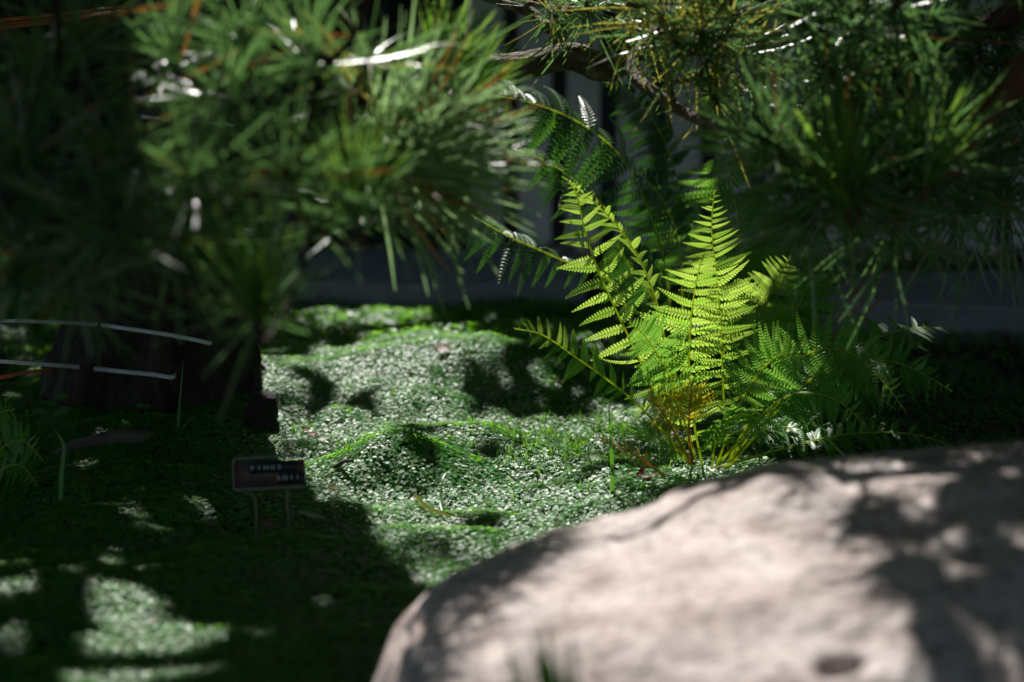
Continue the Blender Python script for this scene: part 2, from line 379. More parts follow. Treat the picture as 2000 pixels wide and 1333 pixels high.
# ------------------------------------------------------------------ boulder
def boulder():
    import bmesh
    bm = bmesh.new(); bmesh.ops.create_icosphere(bm, subdivisions=7, radius=1.0)
    me = bpy.data.meshes.new('boulder'); bm.to_mesh(me); bm.free()
    V = np.empty(len(me.vertices) * 3); me.vertices.foreach_get('co', V); V = V.reshape(-1, 3)
    v = np.arcsin(np.clip(V[:, 2], -1, 1)); u = np.arctan2(V[:, 1], V[:, 0]); m = BC['m']
    sp = lambda q: np.sign(q) * np.abs(q) ** m
    x = BC['a'] * sp(np.cos(v)) * sp(np.cos(u)); y = BC['b'] * sp(np.cos(v)) * sp(np.sin(u)); z = BC['c'] * sp(np.sin(v))
    z = np.where(z < 0, z * 0.5, z) + BC['k'] * x
    d = 0.018 * vnoise(x + z, y + z * .7, 0.22, 11) + 0.011 * vnoise(x - z, y + z, 0.08, 12) + 0.007 * vnoise(x + z, y - z, 0.03, 13) + 0.003 * vnoise(x - z * 1.3, y - z, 0.012, 14)
    # a dark hollow low on the front face
    hp = boulder_pix(1640, 1318); dd = ((x + BC['cx'] - hp[0]) / 0.016) ** 2 + ((y + BC['cy'] - hp[1]) / 0.012) ** 2
    d = d - 0.03 * np.exp(-dd * dd)
    nrm = np.stack([x / BC['a'] ** 2, y / BC['b'] ** 2, z / BC['c'] ** 2], 1); nrm /= np.linalg.norm(nrm, axis=1)[:, None]
    W = np.stack([x, y, z + BC['zc']], 1) + nrm * d[:, None]
    me.vertices.foreach_set('co', W.ravel().astype(np.float32)); me.polygons.foreach_set('use_smooth', np.ones(len(me.polygons), bool)); me.update()
    m_, t, b, out = nodes('boulder_stone')
    tc = t.nodes.new('ShaderNodeTexCoord')
    def nz(s, det=8, r=0.6):
        n = t.nodes.new('ShaderNodeTexNoise'); n.inputs['Scale'].default_value = s; n.inputs['Detail'].default_value = det; n.inputs['Roughness'].default_value = r
        t.links.new(tc.outputs['Object'], n.inputs['Vector']); return n.outputs[0]
    c1 = ramp(t, nz(16), [(0.32, (0.27, 0.195, 0.175)), (0.47, (0.47, 0.385, 0.365)), (0.64, (0.60, 0.525, 0.51))])
    c2 = ramp(t, nz(85), [(0.36, (0.22, 0.17, 0.15)), (0.48, (0.82, 0.79, 0.77)), (0.62, (1, 0.98, 0.96))])
    mx = t.nodes.new('ShaderNodeMix'); mx.data_type = 'RGBA'; mx.blend_type = 'MULTIPLY'; mx.inputs[0].default_value = 0.75
    t.links.new(c1, mx.inputs[6]); t.links.new(c2, mx.inputs[7]); t.links.new(mx.outputs[2], b.inputs['Base Color'])
    b.inputs['Roughness'].default_value = 0.62; b.inputs['Specular IOR Level'].default_value = 0.4
    bp = t.nodes.new('ShaderNodeBump'); bp.inputs['Strength'].default_value = 0.9; bp.inputs['Distance'].default_value = 0.008
    t.links.new(nz(60), bp.inputs['Height']); t.links.new(bp.outputs[0], b.inputs['Normal'])
    me.materials.append(m_)
    o = obj('boulder', me); o.location = (BC['cx'], BC['cy'], 0)
    tag(o, 'large smooth pinkish grey boulder with needle shadows in the right foreground', 'boulder')
boulder()

# ------------------------------------------------------------------ paving slabs and fence
M_slab = solid_mat('paving_stone', [(0.3, (0.17, 0.17, 0.19)), (0.7, (0.31, 0.31, 0.34))], 18, 0.8, 0.5)
def slab(pts, z0, z1, label):
    import bmesh
    pts = np.asarray(pts, float); c = pts.mean(0)
    bm = bmesh.new(); vs = [bm.verts.new((p[0] - c[0], p[1] - c[1], z0)) for p in pts]
    f = bm.faces.new(vs); r = bmesh.ops.extrude_face_region(bm, geom=[f])
    bmesh.ops.translate(bm, vec=(0, 0, z1 - z0), verts=[g for g in r['geom'] if isinstance(g, bmesh.types.BMVert)])
    bmesh.ops.recalc_face_normals(bm, faces=bm.faces)
    bmesh.ops.bevel(bm, geom=list(bm.edges), offset=0.012, segments=3, affect='EDGES')
    me = bpy.data.meshes.new('paving_slab'); bm.to_mesh(me); bm.free(); me.materials.append(M_slab)
    o = obj('paving_slab', me); o.location = (c[0], c[1], 0); tag(o, label, 'paving slab', 'paving slabs along the fence')
slab([(0.50, 4.05), (0.62, 4.36), (1.0, 4.40), (1.6, 4.36), (1.62, 3.75), (1.1, 3.86)], -0.03, 0.06, 'bluish grey paving slab in shade behind the fern on the right')
slab([(-0.50, 4.33), (-0.45, 4.72), (0.05, 4.74), (0.15, 4.68), (0.13, 4.30), (-0.15, 4.25)], -0.03, 0.05, 'grey paving slab with a small sunlit spot left of the fern')
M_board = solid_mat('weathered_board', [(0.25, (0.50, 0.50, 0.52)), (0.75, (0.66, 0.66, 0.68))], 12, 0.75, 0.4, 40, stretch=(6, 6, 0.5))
M_gap_dark = solid_mat('gap_dark', [(0.25, (0.03, 0.035, 0.045)), (0.75, (0.06, 0.065, 0.08))], 12, 0.75, 0.4, 40, stretch=(6, 6, 0.5))  # near-black colour stands in for the dark gaps between boards
M_dark_bg = solid_mat('dark_background', [(0.3, (0.008, 0.007, 0.006)), (0.7, (0.02, 0.018, 0.016))], 14, 0.8, 0.4, 40, stretch=(6, 6, 0.5))  # near-black colour for the dark gap and the dark left background
FY = 4.86
fence = empty('board_fence', (0, FY, 0), 'grey vertical board fence with dark gaps coloured into its backing boards behind the garden bed', 'fence')
bmesh_l = bevel_box_mesh('board', (0.066, 0.018, 0.80), M_board, 0.003)
bmesh_k = bevel_box_mesh('board', (0.066, 0.018, 0.80), M_dark_bg, 0.003)
bmesh_d = bevel_box_mesh('back_board', (0.075, 0.016, 0.78), M_gap_dark, 0.003)
k = 0
xb = -0.055
while xb < 2.3:
    o = obj('board', bmesh_l, fence); o.location = (xb + rng.normal() * .002, rng.normal() * .002, 0.435 + rng.normal() * .004)
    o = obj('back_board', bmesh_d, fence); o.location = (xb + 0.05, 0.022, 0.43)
    xb += 0.1
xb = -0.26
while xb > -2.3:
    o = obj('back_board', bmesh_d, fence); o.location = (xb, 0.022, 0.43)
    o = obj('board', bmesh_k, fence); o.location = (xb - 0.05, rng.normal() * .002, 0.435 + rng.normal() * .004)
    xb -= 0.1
o = obj('dark_gap_fill', bevel_box_mesh('dark_gap_fill', (0.15, 0.06, 0.92), M_dark_bg, 0.006), fence); o.location = (-0.165, 0.01, 0.44)  # solid dark block standing in for a dark opening in the fence
for zz in (0.16, 0.66):
    o = obj('rail', bevel_box_mesh('rail', (4.6, 0.03, 0.06), M_gap_dark, 0.004), fence); o.location = (0, 0.047, zz)

# ------------------------------------------------------------------ pine with the thick trunk
TR_PATH = spline([(-0.505, 3.36, -0.06), (-0.50, 3.36, 0.06), (-0.465, 3.36, 0.25), (-0.43, 3.36, 0.5), (-0.39, 3.36, 0.75), (-0.345, 3.38, 1.0), (-0.33, 3.4, 1.25), (-0.46, 3.42, 1.55), (-0.68, 3.45, 2.0), (-0.72, 3.5, 2.5)], 150)
tz = TR_PATH[:, 2]
TR_R = np.interp(tz, [-0.06, 0.0, 0.06, 0.16, 0.3, 0.5, 0.8, 1.3, 2.5], [0.185, 0.165, 0.148, 0.122, 0.085, 0.066, 0.06, 0.055, 0.03])
pine = empty('pine_tree', (-0.505, 3.36, 0), 'old pine with a flared dark trunk and needle sprays on the left', 'pine tree')
PB = np.array([-0.505, 3.36, 0])
def bark_tube(P, R, k, amp, seed, freq=9):
    n = len(P); T, N, B = frames(P, (1, 0, 0))
    a = np.linspace(0, 2 * math.pi, k, endpoint=False)
    A, S = np.meshgrid(a, np.cumsum(np.r_[0, np.linalg.norm(np.diff(P, axis=0), axis=1)]))
    ca, sa = np.cos(A), np.sin(A)
    f = freq / (2 * math.pi)
    u1 = A * f
    n1 = vnoise(ca * 2.2 + seed, sa * 2.2 + S * 5, 0.5, seed); n2 = vnoise(ca * 2 + sa * 3, S * 14 + sa * 2.0, 0.35, seed + 1); n3 = vnoise(ca * 4 + sa * 3, S * 40 + ca * 3, 0.5, seed + 2)
    ridge = 1 - 2 * np.abs(vnoise(ca * 2.5, sa * 2.5 + S * 3, 0.22, seed + 3))
    if k > 100: n3 = n3 + 1.6 * (0.25 - np.abs(vnoise(ca * 9 + sa * 2, sa * 9 + S * 6, 1.0, seed + 5))) * 2
    d = amp * (1.2 * n1 + 0.9 * n2 + 0.5 * n3 + 0.6 * (ridge - .6))
    rr = np.asarray(R)[:, None] * (1 + d)
    V = P[:, None] + rr[..., None] * (ca[..., None] * N[:, None] + sa[..., None] * B[:, None])
    i = np.arange(n - 1)[:, None] * k; j = np.arange(k)[None]; j2 = (j + 1) % k
    Q = np.stack([i + j, i + j2, i + k + j2, i + k + j], -1).reshape(-1, 4)
    V = np.vstack([V.reshape(-1, 3), P[-1] + T[-1] * R[-1] * .3]); b = (n - 1) * k
    Tt = np.array([(n * k, b + q, b + (q + 1) % k) for q in range(k)])
    return V, Q, Tt
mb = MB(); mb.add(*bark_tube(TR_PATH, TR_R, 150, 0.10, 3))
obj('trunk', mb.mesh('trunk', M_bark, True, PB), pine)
def trunk_front(px, py, off=0.017):
    """point on the front of the trunk seen at a pixel (or the tangent depth when the ray misses)"""
    r = FW + (px - 1000) / FPX * np.array([1., 0, 0]) - (py - 666.5) / FPX * UP
    best = None
    for d in np.arange(2.9, 3.6, 0.004):
        p = CAM + r * d; i = np.argmin(np.abs(tz - p[2])); c = TR_PATH[i]
        q = np.hypot(p[0] - c[0], p[1] - c[1]) - TR_R[i] - off
        if q < 0: return p
        if best is None or q < best[0]: best = (q, p)
    return best[1]
def lumpy(pts, R, k, n, name, mat, parent, off, amp=0.15, seed=5):
    mb = MB(); P = spline(pts, n); mb.add(*bark_tube(P, np.interp(np.linspace(0, 1, n), np.linspace(0, 1, len(R)), R), k, amp, seed))
    return obj(name, mb.mesh(name, mat, True, off), parent)
# the weathered surface root and the cut stub at the trunk's foot
def gz(x, y, dz=0.0):
    p = gpix(x, y, 0.0)
    for _ in range(4): p = gpix(x, y, float(gheight(p[0], p[1])))
    p[2] += dz; return p
lumpy([gz(85, 905, 0.0), gz(150, 893, 0.012), gz(240, 884, 0.017), gz(310, 880, 0.014), gz(380, 890, -0.012)], [0.005, 0.009, 0.011, 0.009, 0.005], 30, 80, 'root', M_root, pine, PB, 0.28, 21)
c = gz(512, 848, 0.012)
lumpy([c + [-0.005, 0, -0.03], c + [0, 0, 0.01], c + [0.004, 0, 0.035], c + [0.006, 0, 0.042]], [0.026, 0.021, 0.019, 0.016], 26, 30, 'cut_stub', M_bark, pine, PB, 0.3, 25)
c = gpix(482, 790, 0.03)
lumpy([c + [-0.03, 0.03, 0.03], c + [0.0, 0, 0.01], c + [0.01, -0.01, -0.04]], [0.03, 0.022, 0.016], 24, 24, 'root', M_bark, pine, PB, 0.25, 28)

# needle tufts -------------------------------------------------------
def tuft_mesh(name, n, a0, a1, l0, l1, mats, seed, dead=0.03, rad_=0.0012, stem=0.03, power=1.0, droop=0.0):
    r = np.random.default_rng(seed); k = 3; segs = 4
    V = []; Q = []; MI = []; base = 0
    th = np.linspace(0, 2 * math.pi, k, endpoint=False)
    for q in range(n):
        a = rad(a0 + (a1 - a0) * r.random() ** power); ph = r.uniform(0, 2 * math.pi); L = r.uniform(l0, l1)
        D = np.array([math.sin(a) * math.cos(ph), math.sin(a) * math.sin(ph), math.cos(a)])
        org = np.array([0, 0, r.uniform(-stem, 0.004)]) + np.array([math.cos(ph), math.sin(ph), 0]) * 0.003
        bend = r.normal(size=3) * 0.07 + np.array([math.cos(ph), math.sin(ph), 0]) * 0.06 + np.array([0, 0, -droop])
        t = np.linspace(0, 1, segs)[:, None]
        P = org + (D * t + bend * t * t) * L
        T = norm(P[-1] - P[0]); A = norm(np.cross(T, r.normal(size=3))); B = np.cross(T, A)
        rr = rad_ * np.array([0.8, 1.0, 0.95, 0.3]) * r.uniform(.85, 1.2)
        v = P[:, None] + rr[:, None, None] * (np.array([-1.15, 0, 1.15])[None, :, None] * A + np.array([0, .7, 0])[None, :, None] * B)
        V.append(v.reshape(-1, 3))
        for s in range(segs - 1):
            for j in range(k - 1):
                Q.append((base + s * k + j, base + s * k + j + 1, base + (s + 1) * k + j + 1, base + (s + 1) * k + j))
        MI += [1 if r.random() < dead else 0] * ((segs - 1) * (k - 1))
        base += segs * k
    return make_mesh(name, np.concatenate(V), np.array(Q), mats, MI, smooth=True)
TUFT = {
    'g': [tuft_mesh('needle_tuft', 60, 12, 115, .075, .115, [M_ndl, M_ndl_d], 100 + i) for i in range(6)],
    'b': [tuft_mesh('spreading_tuft', 78, 4, 75, .09, .128, [M_ndl_lit, M_ndl_d], 500 + i, 0.05, rad_=.0013, stem=.05) for i in range(3)],
    'y': [tuft_mesh('yellowing_tuft', 58, 15, 130, .08, .125, [M_ndl_y, M_ndl], 200 + i, 0.6, droop=.22, stem=.05) for i in range(3)],
    'c': [tuft_mesh('fresh_tuft', 60, 3, 42, .06, .095, [M_ndl_c, M_ndl], 300 + i, 0.2, stem=.02) for i in range(3)],
    'w': [tuft_mesh('drooping_tuft', 80, 20, 150, .08, .12, [M_ndl, M_ndl_d], 400 + i, 0.04, droop=.15) for i in range(3)],
}
NAMES = {'b': 'spreading_tuft', 'g': 'needle_tuft', 'y': 'yellowing_tuft', 'c': 'fresh_tuft', 'w': 'drooping_tuft'}
def axis_matrix(P, D, s):
    D = norm(D); A = norm(np.cross(D, rng.normal(size=3))); B = np.cross(D, A)
    return basis(A, B, D, P, s, s, s)
def branch(parent, base, limb, radii, tufts, mat=None, name='branch', twig_r=0.0032, sides=14):
    """limb: world points; tufts: (point, axis, kind, scale). Twigs join every tuft to the limb."""
    mb = MB(); P = spline(limb, 14 * len(limb)); R = np.interp(np.linspace(0, 1, len(P)), np.linspace(0, 1, len(radii)), radii)
    mb.add(*bark_tube(P, R, sides, 0.22, int(rng.integers(1, 80))))
    done = []
    for (p, ax, kd, s) in sorted(tufts, key=lambda q: np.linalg.norm(P - q[0], axis=1).min()):
        p = np.asarray(p); ax = norm(ax)
        cand = [P] + [d[2:-4] for d in done]
        allp = np.concatenate(cand); dist = np.linalg.norm(allp - (p - ax * 0.05), axis=1); q = allp[dist.argmin()]
        L = max(0.03, dist.min())
        tw = spline([q, q * .55 + (p - ax * 0.06) * .45 + rng.normal(size=3) * .012, p - ax * .035, p + ax * .004], 16)
        mb.add(*tube(tw, np.linspace(twig_r * (1.1 + .5 * L), twig_r * .95, 16), 7, 0.12)); done.append(tw)
    b = obj(name, mb.mesh(name, [mat or M_twig], True, base), parent)
    for (p, ax, kd, s) in tufts:
        obj(NAMES[kd], random.choice(TUFT[kd]), b, axis_matrix(np.asarray(p) - base, ax, s))
    return b
def deeper(rows, k): return [(x, y, d + (k if x < 640 else k + .05 + .17 * min(1, (x - 640) / 200)), ax, kd, s) for (x, y, d, ax, kd, s) in rows]
def tl(rows):
    return [(pix(x, y, d), ax, kd, s) for (x, y, d, ax, kd, s) in rows]
def jit(ax, k=.25): return np.asarray(ax, float) + rng.normal(size=3) * k

# foreground sprays on the left, hanging from a limb that reaches towards the camera
left_rows = [
    (500, 598, 2.02, (-.05, -.1, 1), 'c', 1.15), (505, 600, 2.02, (.1, -.6, .5), 'g', .8),
    (690, 400, 2.06, (-.3, -.3, .9), 'c', 1.1), (688, 405, 2.08, (.2, -.4, .4), 'g', .9),
    (800, 230, 2.12, (1, -.1, .25), 'b', 1.05), (835, 340, 2.10, (1, -.2, -.05), 'b', 1.1), (840, 290, 2.16, (1, .1, .1), 'b', 1.0), (800, 280, 2.12, (.8, -.4, .3), 'b', 1.1), (760, 330, 2.14, (.8, -.4, .2), 'b', 1.0),
    (850, 150, 2.16, (.5, .1, .9), 'c', 1.1), (905, 190, 2.2, (.35, .1, 1), 'c', .95), (720, 110, 2.12, (.4, -.2, .6), 'y', 1.0), 
    (600, 90, 2.14, (-.1, -.4, .8), 'g', .95), 
    (470, 60, 2.16, (-.2, -.3, .8), 'g', 1.0), (430, 180, 2.1, (-.3, -.6, .4), 'g', 1.0), (330, 90, 2.2, (-.4, -.3, .7), 'g', 1.0),
    (150, 60, 2.2, (-.2, -.3, .8), 'g', 1.0), (60, 140, 2.1, (-.4, -.5, .5), 'g', 1.0),
    (30, 300, 2.05, (-.3, -.5, .3), 'g', 1.05), (270, 310, 2.05, (.1, -.7, .1), 'g', 1.0),
    (390, 340, 2.02, (.2, -.6, .2), 'g', 1.0), (560, 340, 2.05, (.3, -.6, .3), 'g', 1.0), (100, 430, 2.06, (-.2, -.5, -.1), 'w', 1.0), (220, 440, 2.02, (0, -.5, -.2), 'w', 1.05),
    (340, 470, 2.04, (.1, -.5, -.2), 'w', 1.0), (20, 540, 2.08, (-.3, -.4, -.2), 'w', .9), (150, 560, 2.1, (0, -.4, -.4), 'w', .9),
]
left_rows = deeper(left_rows, .10)
rows1 = [(x, y, d, jit(ax, .12), kd, s) for (x, y, d, ax, kd, s) in left_rows if x < 470]
rows2 = [(x, y, d, jit(ax, .12), kd, s) for (x, y, d, ax, kd, s) in left_rows if x >= 470]
def upper(n, x0, x1, y0, y1, z0, z1):
    out = []
    while len(out) < n:
        p = np.array([rng.uniform(x0, x1), rng.uniform(y0, y1), rng.uniform(z0, z1)])
        if not blocks_light(p, 0.07)[0]: out.append((p, jit((0, 0, 1), .5), 'g', 1.0))
    return out
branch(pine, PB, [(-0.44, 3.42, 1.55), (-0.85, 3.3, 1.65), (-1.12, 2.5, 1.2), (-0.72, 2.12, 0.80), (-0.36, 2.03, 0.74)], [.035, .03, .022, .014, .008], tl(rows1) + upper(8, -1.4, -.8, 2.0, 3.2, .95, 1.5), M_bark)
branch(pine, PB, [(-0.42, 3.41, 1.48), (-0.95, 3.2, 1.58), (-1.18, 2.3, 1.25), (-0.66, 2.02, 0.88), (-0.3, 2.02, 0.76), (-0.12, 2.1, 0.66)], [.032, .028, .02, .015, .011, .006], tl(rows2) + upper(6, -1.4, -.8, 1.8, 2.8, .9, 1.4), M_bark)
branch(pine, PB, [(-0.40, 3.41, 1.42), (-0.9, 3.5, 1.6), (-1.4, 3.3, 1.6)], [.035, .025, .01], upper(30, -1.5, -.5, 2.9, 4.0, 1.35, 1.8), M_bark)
edge = [(575, 905, 1.42), (600, 985, 1.40), (640, 1045, 1.38), (690, 1092, 1.36), (745, 1120, 1.36), (800, 1108, 1.38), (560, 850, 1.45), (860, 1085, 1.4)]  # tufts added out of view to fringe the edge of the trunk shadow
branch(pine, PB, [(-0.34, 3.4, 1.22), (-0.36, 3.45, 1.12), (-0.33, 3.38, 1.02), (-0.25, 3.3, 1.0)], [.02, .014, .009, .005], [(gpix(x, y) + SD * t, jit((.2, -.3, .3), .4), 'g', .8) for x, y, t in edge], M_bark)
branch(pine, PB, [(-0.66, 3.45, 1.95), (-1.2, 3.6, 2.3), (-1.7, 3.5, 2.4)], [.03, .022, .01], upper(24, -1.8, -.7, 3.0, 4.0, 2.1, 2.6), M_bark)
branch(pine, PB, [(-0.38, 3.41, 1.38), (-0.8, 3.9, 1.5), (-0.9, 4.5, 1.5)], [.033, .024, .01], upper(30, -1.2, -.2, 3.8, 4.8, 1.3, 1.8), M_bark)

# second pine, rooted beyond the right edge of the picture
P2 = np.array([1.22, 2.85, 0])
pine2 = empty('pine_tree', P2, 'pine reaching in from the right with a knobbly bough and dark needle sprays', 'pine tree')
tp = spline([P2 + [0, 0, -.06], P2 + [.0, 0, .1], P2 + [-.03, .02, .5], P2 + [.03, .0, 1.0], P2 + [.0, .05, 1.7]], 90)
mb = MB(); mb.add(*bark_tube(tp, np.interp(tp[:, 2], [-.06, .1, .4, 1, 1.7], [.11, .085, .062, .05, .03]), 60, 0.12, 9)); obj('trunk', mb.mesh('trunk', M_bark, True, P2), pine2)
# the knobbly bough, sharp near the plane of focus
branch(pine2, P2, [P2 + [0, 0, .95], pix(1700, -120, 3.05), pix(1440, -40, 3.0), pix(1270, 70, 2.95), pix(1190, 128, 2.92), pix(1110, 112, 2.92), pix(1030, 128, 2.93), pix(950, 128, 2.94), pix(905, 118, 2.95), pix(886, 112, 2.95)],
       [.04, .032, .024, .020, .0175, .0165, .0155, .012, .009, .0085], [], M_bough, sides=44)
kb = lumpy([pix(905, 126, 2.94), pix(893, 118, 2.95), pix(884, 110, 2.95)], [.008, .0115, .006], 18, 14, 'knob', M_bough, pine2, P2, .3, 31)
branch(pine2, P2, [P2 + [0, 0, 1.05], pix(1500, -140, 3.05), pix(1200, -90, 3.0), pix(1090, 48, 2.9), pix(1030, 22, 2.92), pix(940, -6, 2.94)], [.03, .02, .012, .0075, .0065, .004],
       tl([(1085, 30, 2.86, (.2, -.5, -.3), 'y', .55), (1150, 20, 2.84, (.1, -.6, -.2), 'w', .9)]), M_bough, sides=20)
right_rows = [
    (1370, 60, 2.72, (0, -.7, .35), 'y', 1.05), (1360, 90, 2.72, (-.1, -.6, -.5), 'y', 1.05), (1290, 30, 2.70, (-.4, -.5, .4), 'y', .95), (1440, 30, 2.72, (.3, -.5, .5), 'y', .95), (1470, 110, 2.76, (.5, -.5, -.1), 'y', .9),
    (1400, 200, 2.72, (.1, -.5, -.4), 'y', .85), (1230, 10, 2.76, (-.5, -.4, .2), 'y', .9),
    (1505, 265, 2.45, (0, -.8, .2), 'g', .95), (1540, 330, 2.46, (.1, -.5, -.6), 'w', .95),
    (1648, 365, 2.45, (0, -.15, 1), 'c', 1.25), (1645, 372, 2.45, (0, -.7, -.3), 'w', 1.15), (1655, 365, 2.46, (.2, -.4, -.7), 'w', 1.1),
    (1808, 325, 2.46, (0, -.1, 1), 'c', 1.25), (1815, 335, 2.48, (.4, -.5, -.4), 'g', 1.15), (1800, 340, 2.50, (.2, -.4, -.6), 'w', 1.15),
]
branch(pine2, P2, [P2 + [0, 0, .9], pix(1800, -130, 3.05), pix(1500, -70, 3.0), pix(1330, 20, 2.92), pix(1235, 125, 2.86), pix(1290, 190, 2.78), pix(1370, 235, 2.70), pix(1450, 260, 2.57), pix(1500, 268, 2.47)],
       [.03, .024, .016, .010, .0075, .007, .006, .005, .004], tl([(x, y, d, jit(ax, .1), kd, s) for (x, y, d, ax, kd, s) in right_rows[:9]]), M_bough, sides=20)
branch(pine2, P2, [P2 + [0, 0, .8], pix(2150, 60, 2.56), pix(1950, 200, 2.54), pix(1860, 330, 2.51), pix(1800, 372, 2.50), pix(1720, 395, 2.48), pix(1660, 378, 2.46)],
       [.026, .02, .014, .009, .007, .006, .005], tl([(x, y, d, jit(ax, .1), kd, s) for (x, y, d, ax, kd, s) in right_rows[9:]]), M_twig, sides=14)
far_rows = []
for (x, y, d) in [(1680, 70, 2.5), (1740, 30, 2.48), (1610, 130, 2.55), (1590, 40, 2.6), (1830, 60, 2.6), (1900, 130, 2.7), (1970, 60, 2.7), (1760, 170, 2.6), (1690, 210, 2.62), (1990, 200, 2.8), (1930, 280, 2.75), (1960, 370, 2.7), (1880, 420, 2.6), (1760, 430, 2.55), (1850, 240, 2.65), (1610, 240, 2.6), (1580, 420, 2.5), (1700, 300, 2.7), (2040, 320, 2.6), (2050, 120, 2.6), (1640, 0, 2.6)]:
    far_rows.append((x, y, d, jit((.2, -.6, -.15), .4), 'g' if rng.random() < .6 else 'w', rng.uniform(.95, 1.2)))
branch(pine2, P2, [P2 + [0, 0, .86], pix(2250, -40, 2.7), pix(2000, 20, 2.7), pix(1850, 90, 2.66), pix(1720, 90, 2.6), pix(1650, 110, 2.58)], [.028, .02, .014, .010, .007, .004], tl(far_rows), M_twig, sides=14)
branch(pine2, P2, [P2 + [0, 0, 1.2], (0.9, 3.2, 1.4), (0.6, 3.6, 1.45)], [.03, .02, .008], upper(26, .35, 1.4, 2.8, 4.0, 1.1, 1.7), M_bark)
over = lambda x, y, t: boulder_pix(x, y) + SD * t  # branch added out of view to lay needle shadows on the boulder
branch(pine2, P2, [P2 + [0, 0, .82], over(1900, 925, .86), over(1600, 935, .84), over(1420, 965, .82), over(1250, 1015, .80), over(1080, 1062, .80), over(1000, 1095, .80)], [.016, .011, .009, .007, .0055, .0045, .003],
       [(over(x, y, t), jit(ax, .2), 'g', sc) for (x, y, t, ax, sc) in [(1010, 1090, .80, (-.6, -.2, -.3), .9), (1750, 1060, .86, (0, -.5, -.6), 1.1), (1690, 985, .84, (-.2, 0, .6), 1.0), (1880, 1020, .88, (.3, -.2, .3), 1.1), (1960, 1120, .9, (.3, -.6, 0), 1.1), (1840, 1180, .92, (.1, -.8, .1), 1.0), (1930, 980, .85, (.3, .2, .4), 1.0), (1560, 945, .83, (-.3, .3, .3), .8), (1990, 1250, .95, (.2, -.6, .3), 1.0)]], M_bark)
branch(pine2, P2, [P2 + [0, 0, 1.3], (0.9, 2.5, 1.3), (0.6, 2.1, 1.2)], [.03, .02, .008], upper(22, .3, 1.4, 1.8, 2.7, .95, 1.5), M_bark)

# ------------------------------------------------------------------ unseen broad-leaved tree, added overhead to shade the bed
P3 = np.array([1.75, 4.0, 0]); shade_tree = empty('added_shade_tree', P3, 'unseen broad leaved tree added overhead to shade the garden bed', 'tree')
mb = MB(); tp = spline([P3 + [0, 0, -.05], P3 + [-.03, 0, .8], P3 + [-.2, -.05, 1.5], P3 + [-.5, -.1, 2.1]], 50); mb.add(*bark_tube(tp, np.linspace(.09, .035, 50), 24, .08, 40))
for e in [(-.6, 3.3, 1.7), (.4, 2.6, 1.8), (.3, 4.6, 1.8), (-1.2, 4.6, 1.7), (-.4, 1.6, 1.7), (1.4, 1.5, 1.7), (-1.4, 2.4, 1.8), (.6, 5.6, 1.8)]:
    for _ in range(60):
        s = tp[rng.integers(28, 48)]; e2 = np.array(e) + rng.normal(size=3) * [.35, .35, .15]; L = spline([s, (s + e2) / 2 + [0, 0, .25] + rng.normal(size=3) * .15, e2], 20)
        if not blocks_light(L, .02).any(): break
    else: continue
    mb.add(*bark_tube(L, np.linspace(.03, .006, 20), 10, .08, 41))
obj('trunk', mb.mesh('trunk', M_bark, True, P3), shade_tree)
n = 88000
c = np.stack([rng.uniform(-3, 3, n), rng.uniform(-1.2, 7.2, n), rng.uniform(.95, 2.1, n)], 1)
sl_ = np.stack([rng.uniform(.35, 1.5, 3500), rng.uniform(3.0, 4.5, 3500), np.full(3500, .05)], 1) + SD * rng.uniform(1.35, 2.6, 3500)[:, None]  # extra leaves set along sun rays to keep the right slab dark
c = np.concatenate([c, sl_])
bl = blocks_light(c, 0.022); gh = c - SD * (c[:, 2] / SD[2])[:, None]  # crown leaves cleared along sun rays to the chosen lit spots
thin = (vnoise(gh[:, 0], gh[:, 1], 0.085, 31) > 0.27) & (gh[:, 0] < 0.02) & (gh[:, 0] > -0.36) & (gh[:, 1] > 2.5) & (rng.random(len(c)) < 0.5)  # leaves put back in clumps to dapple the sunlit ground
c = c[~bl | thin]
c = c[np.hypot(c[:, 0], c[:, 1]) > .6]
n = len(c); N = norm([0, .2, 1]) + rng.normal(size=(n, 3)) * .45; N /= np.linalg.norm(N, axis=1)[:, None]
A = np.cross(N, rng.normal(size=(n, 3))); A /= np.linalg.norm(A, axis=1)[:, None]; B = np.cross(N, A)
r = rng.uniform(.025, .042, n)[:, None]
V = np.stack([c - A * r * 1.2, c - A * r * .2 + B * r * .8, c + A * r * 1.2, c - A * r * .2 - B * r * .8], 1).reshape(-1, 3) - P3
M_shade_leaf = leaf_mat('shade_tree_leaf', [(0.03, 0.11, 0.015), (0.06, 0.15, 0.02)], trans=0.15, tcol=(0.1, 0.3, 0.02))
cr = obj('crown', make_mesh('crown', V, np.arange(n * 4).reshape(n, 4), M_shade_leaf), shade_tree); cr['kind'] = 'stuff'

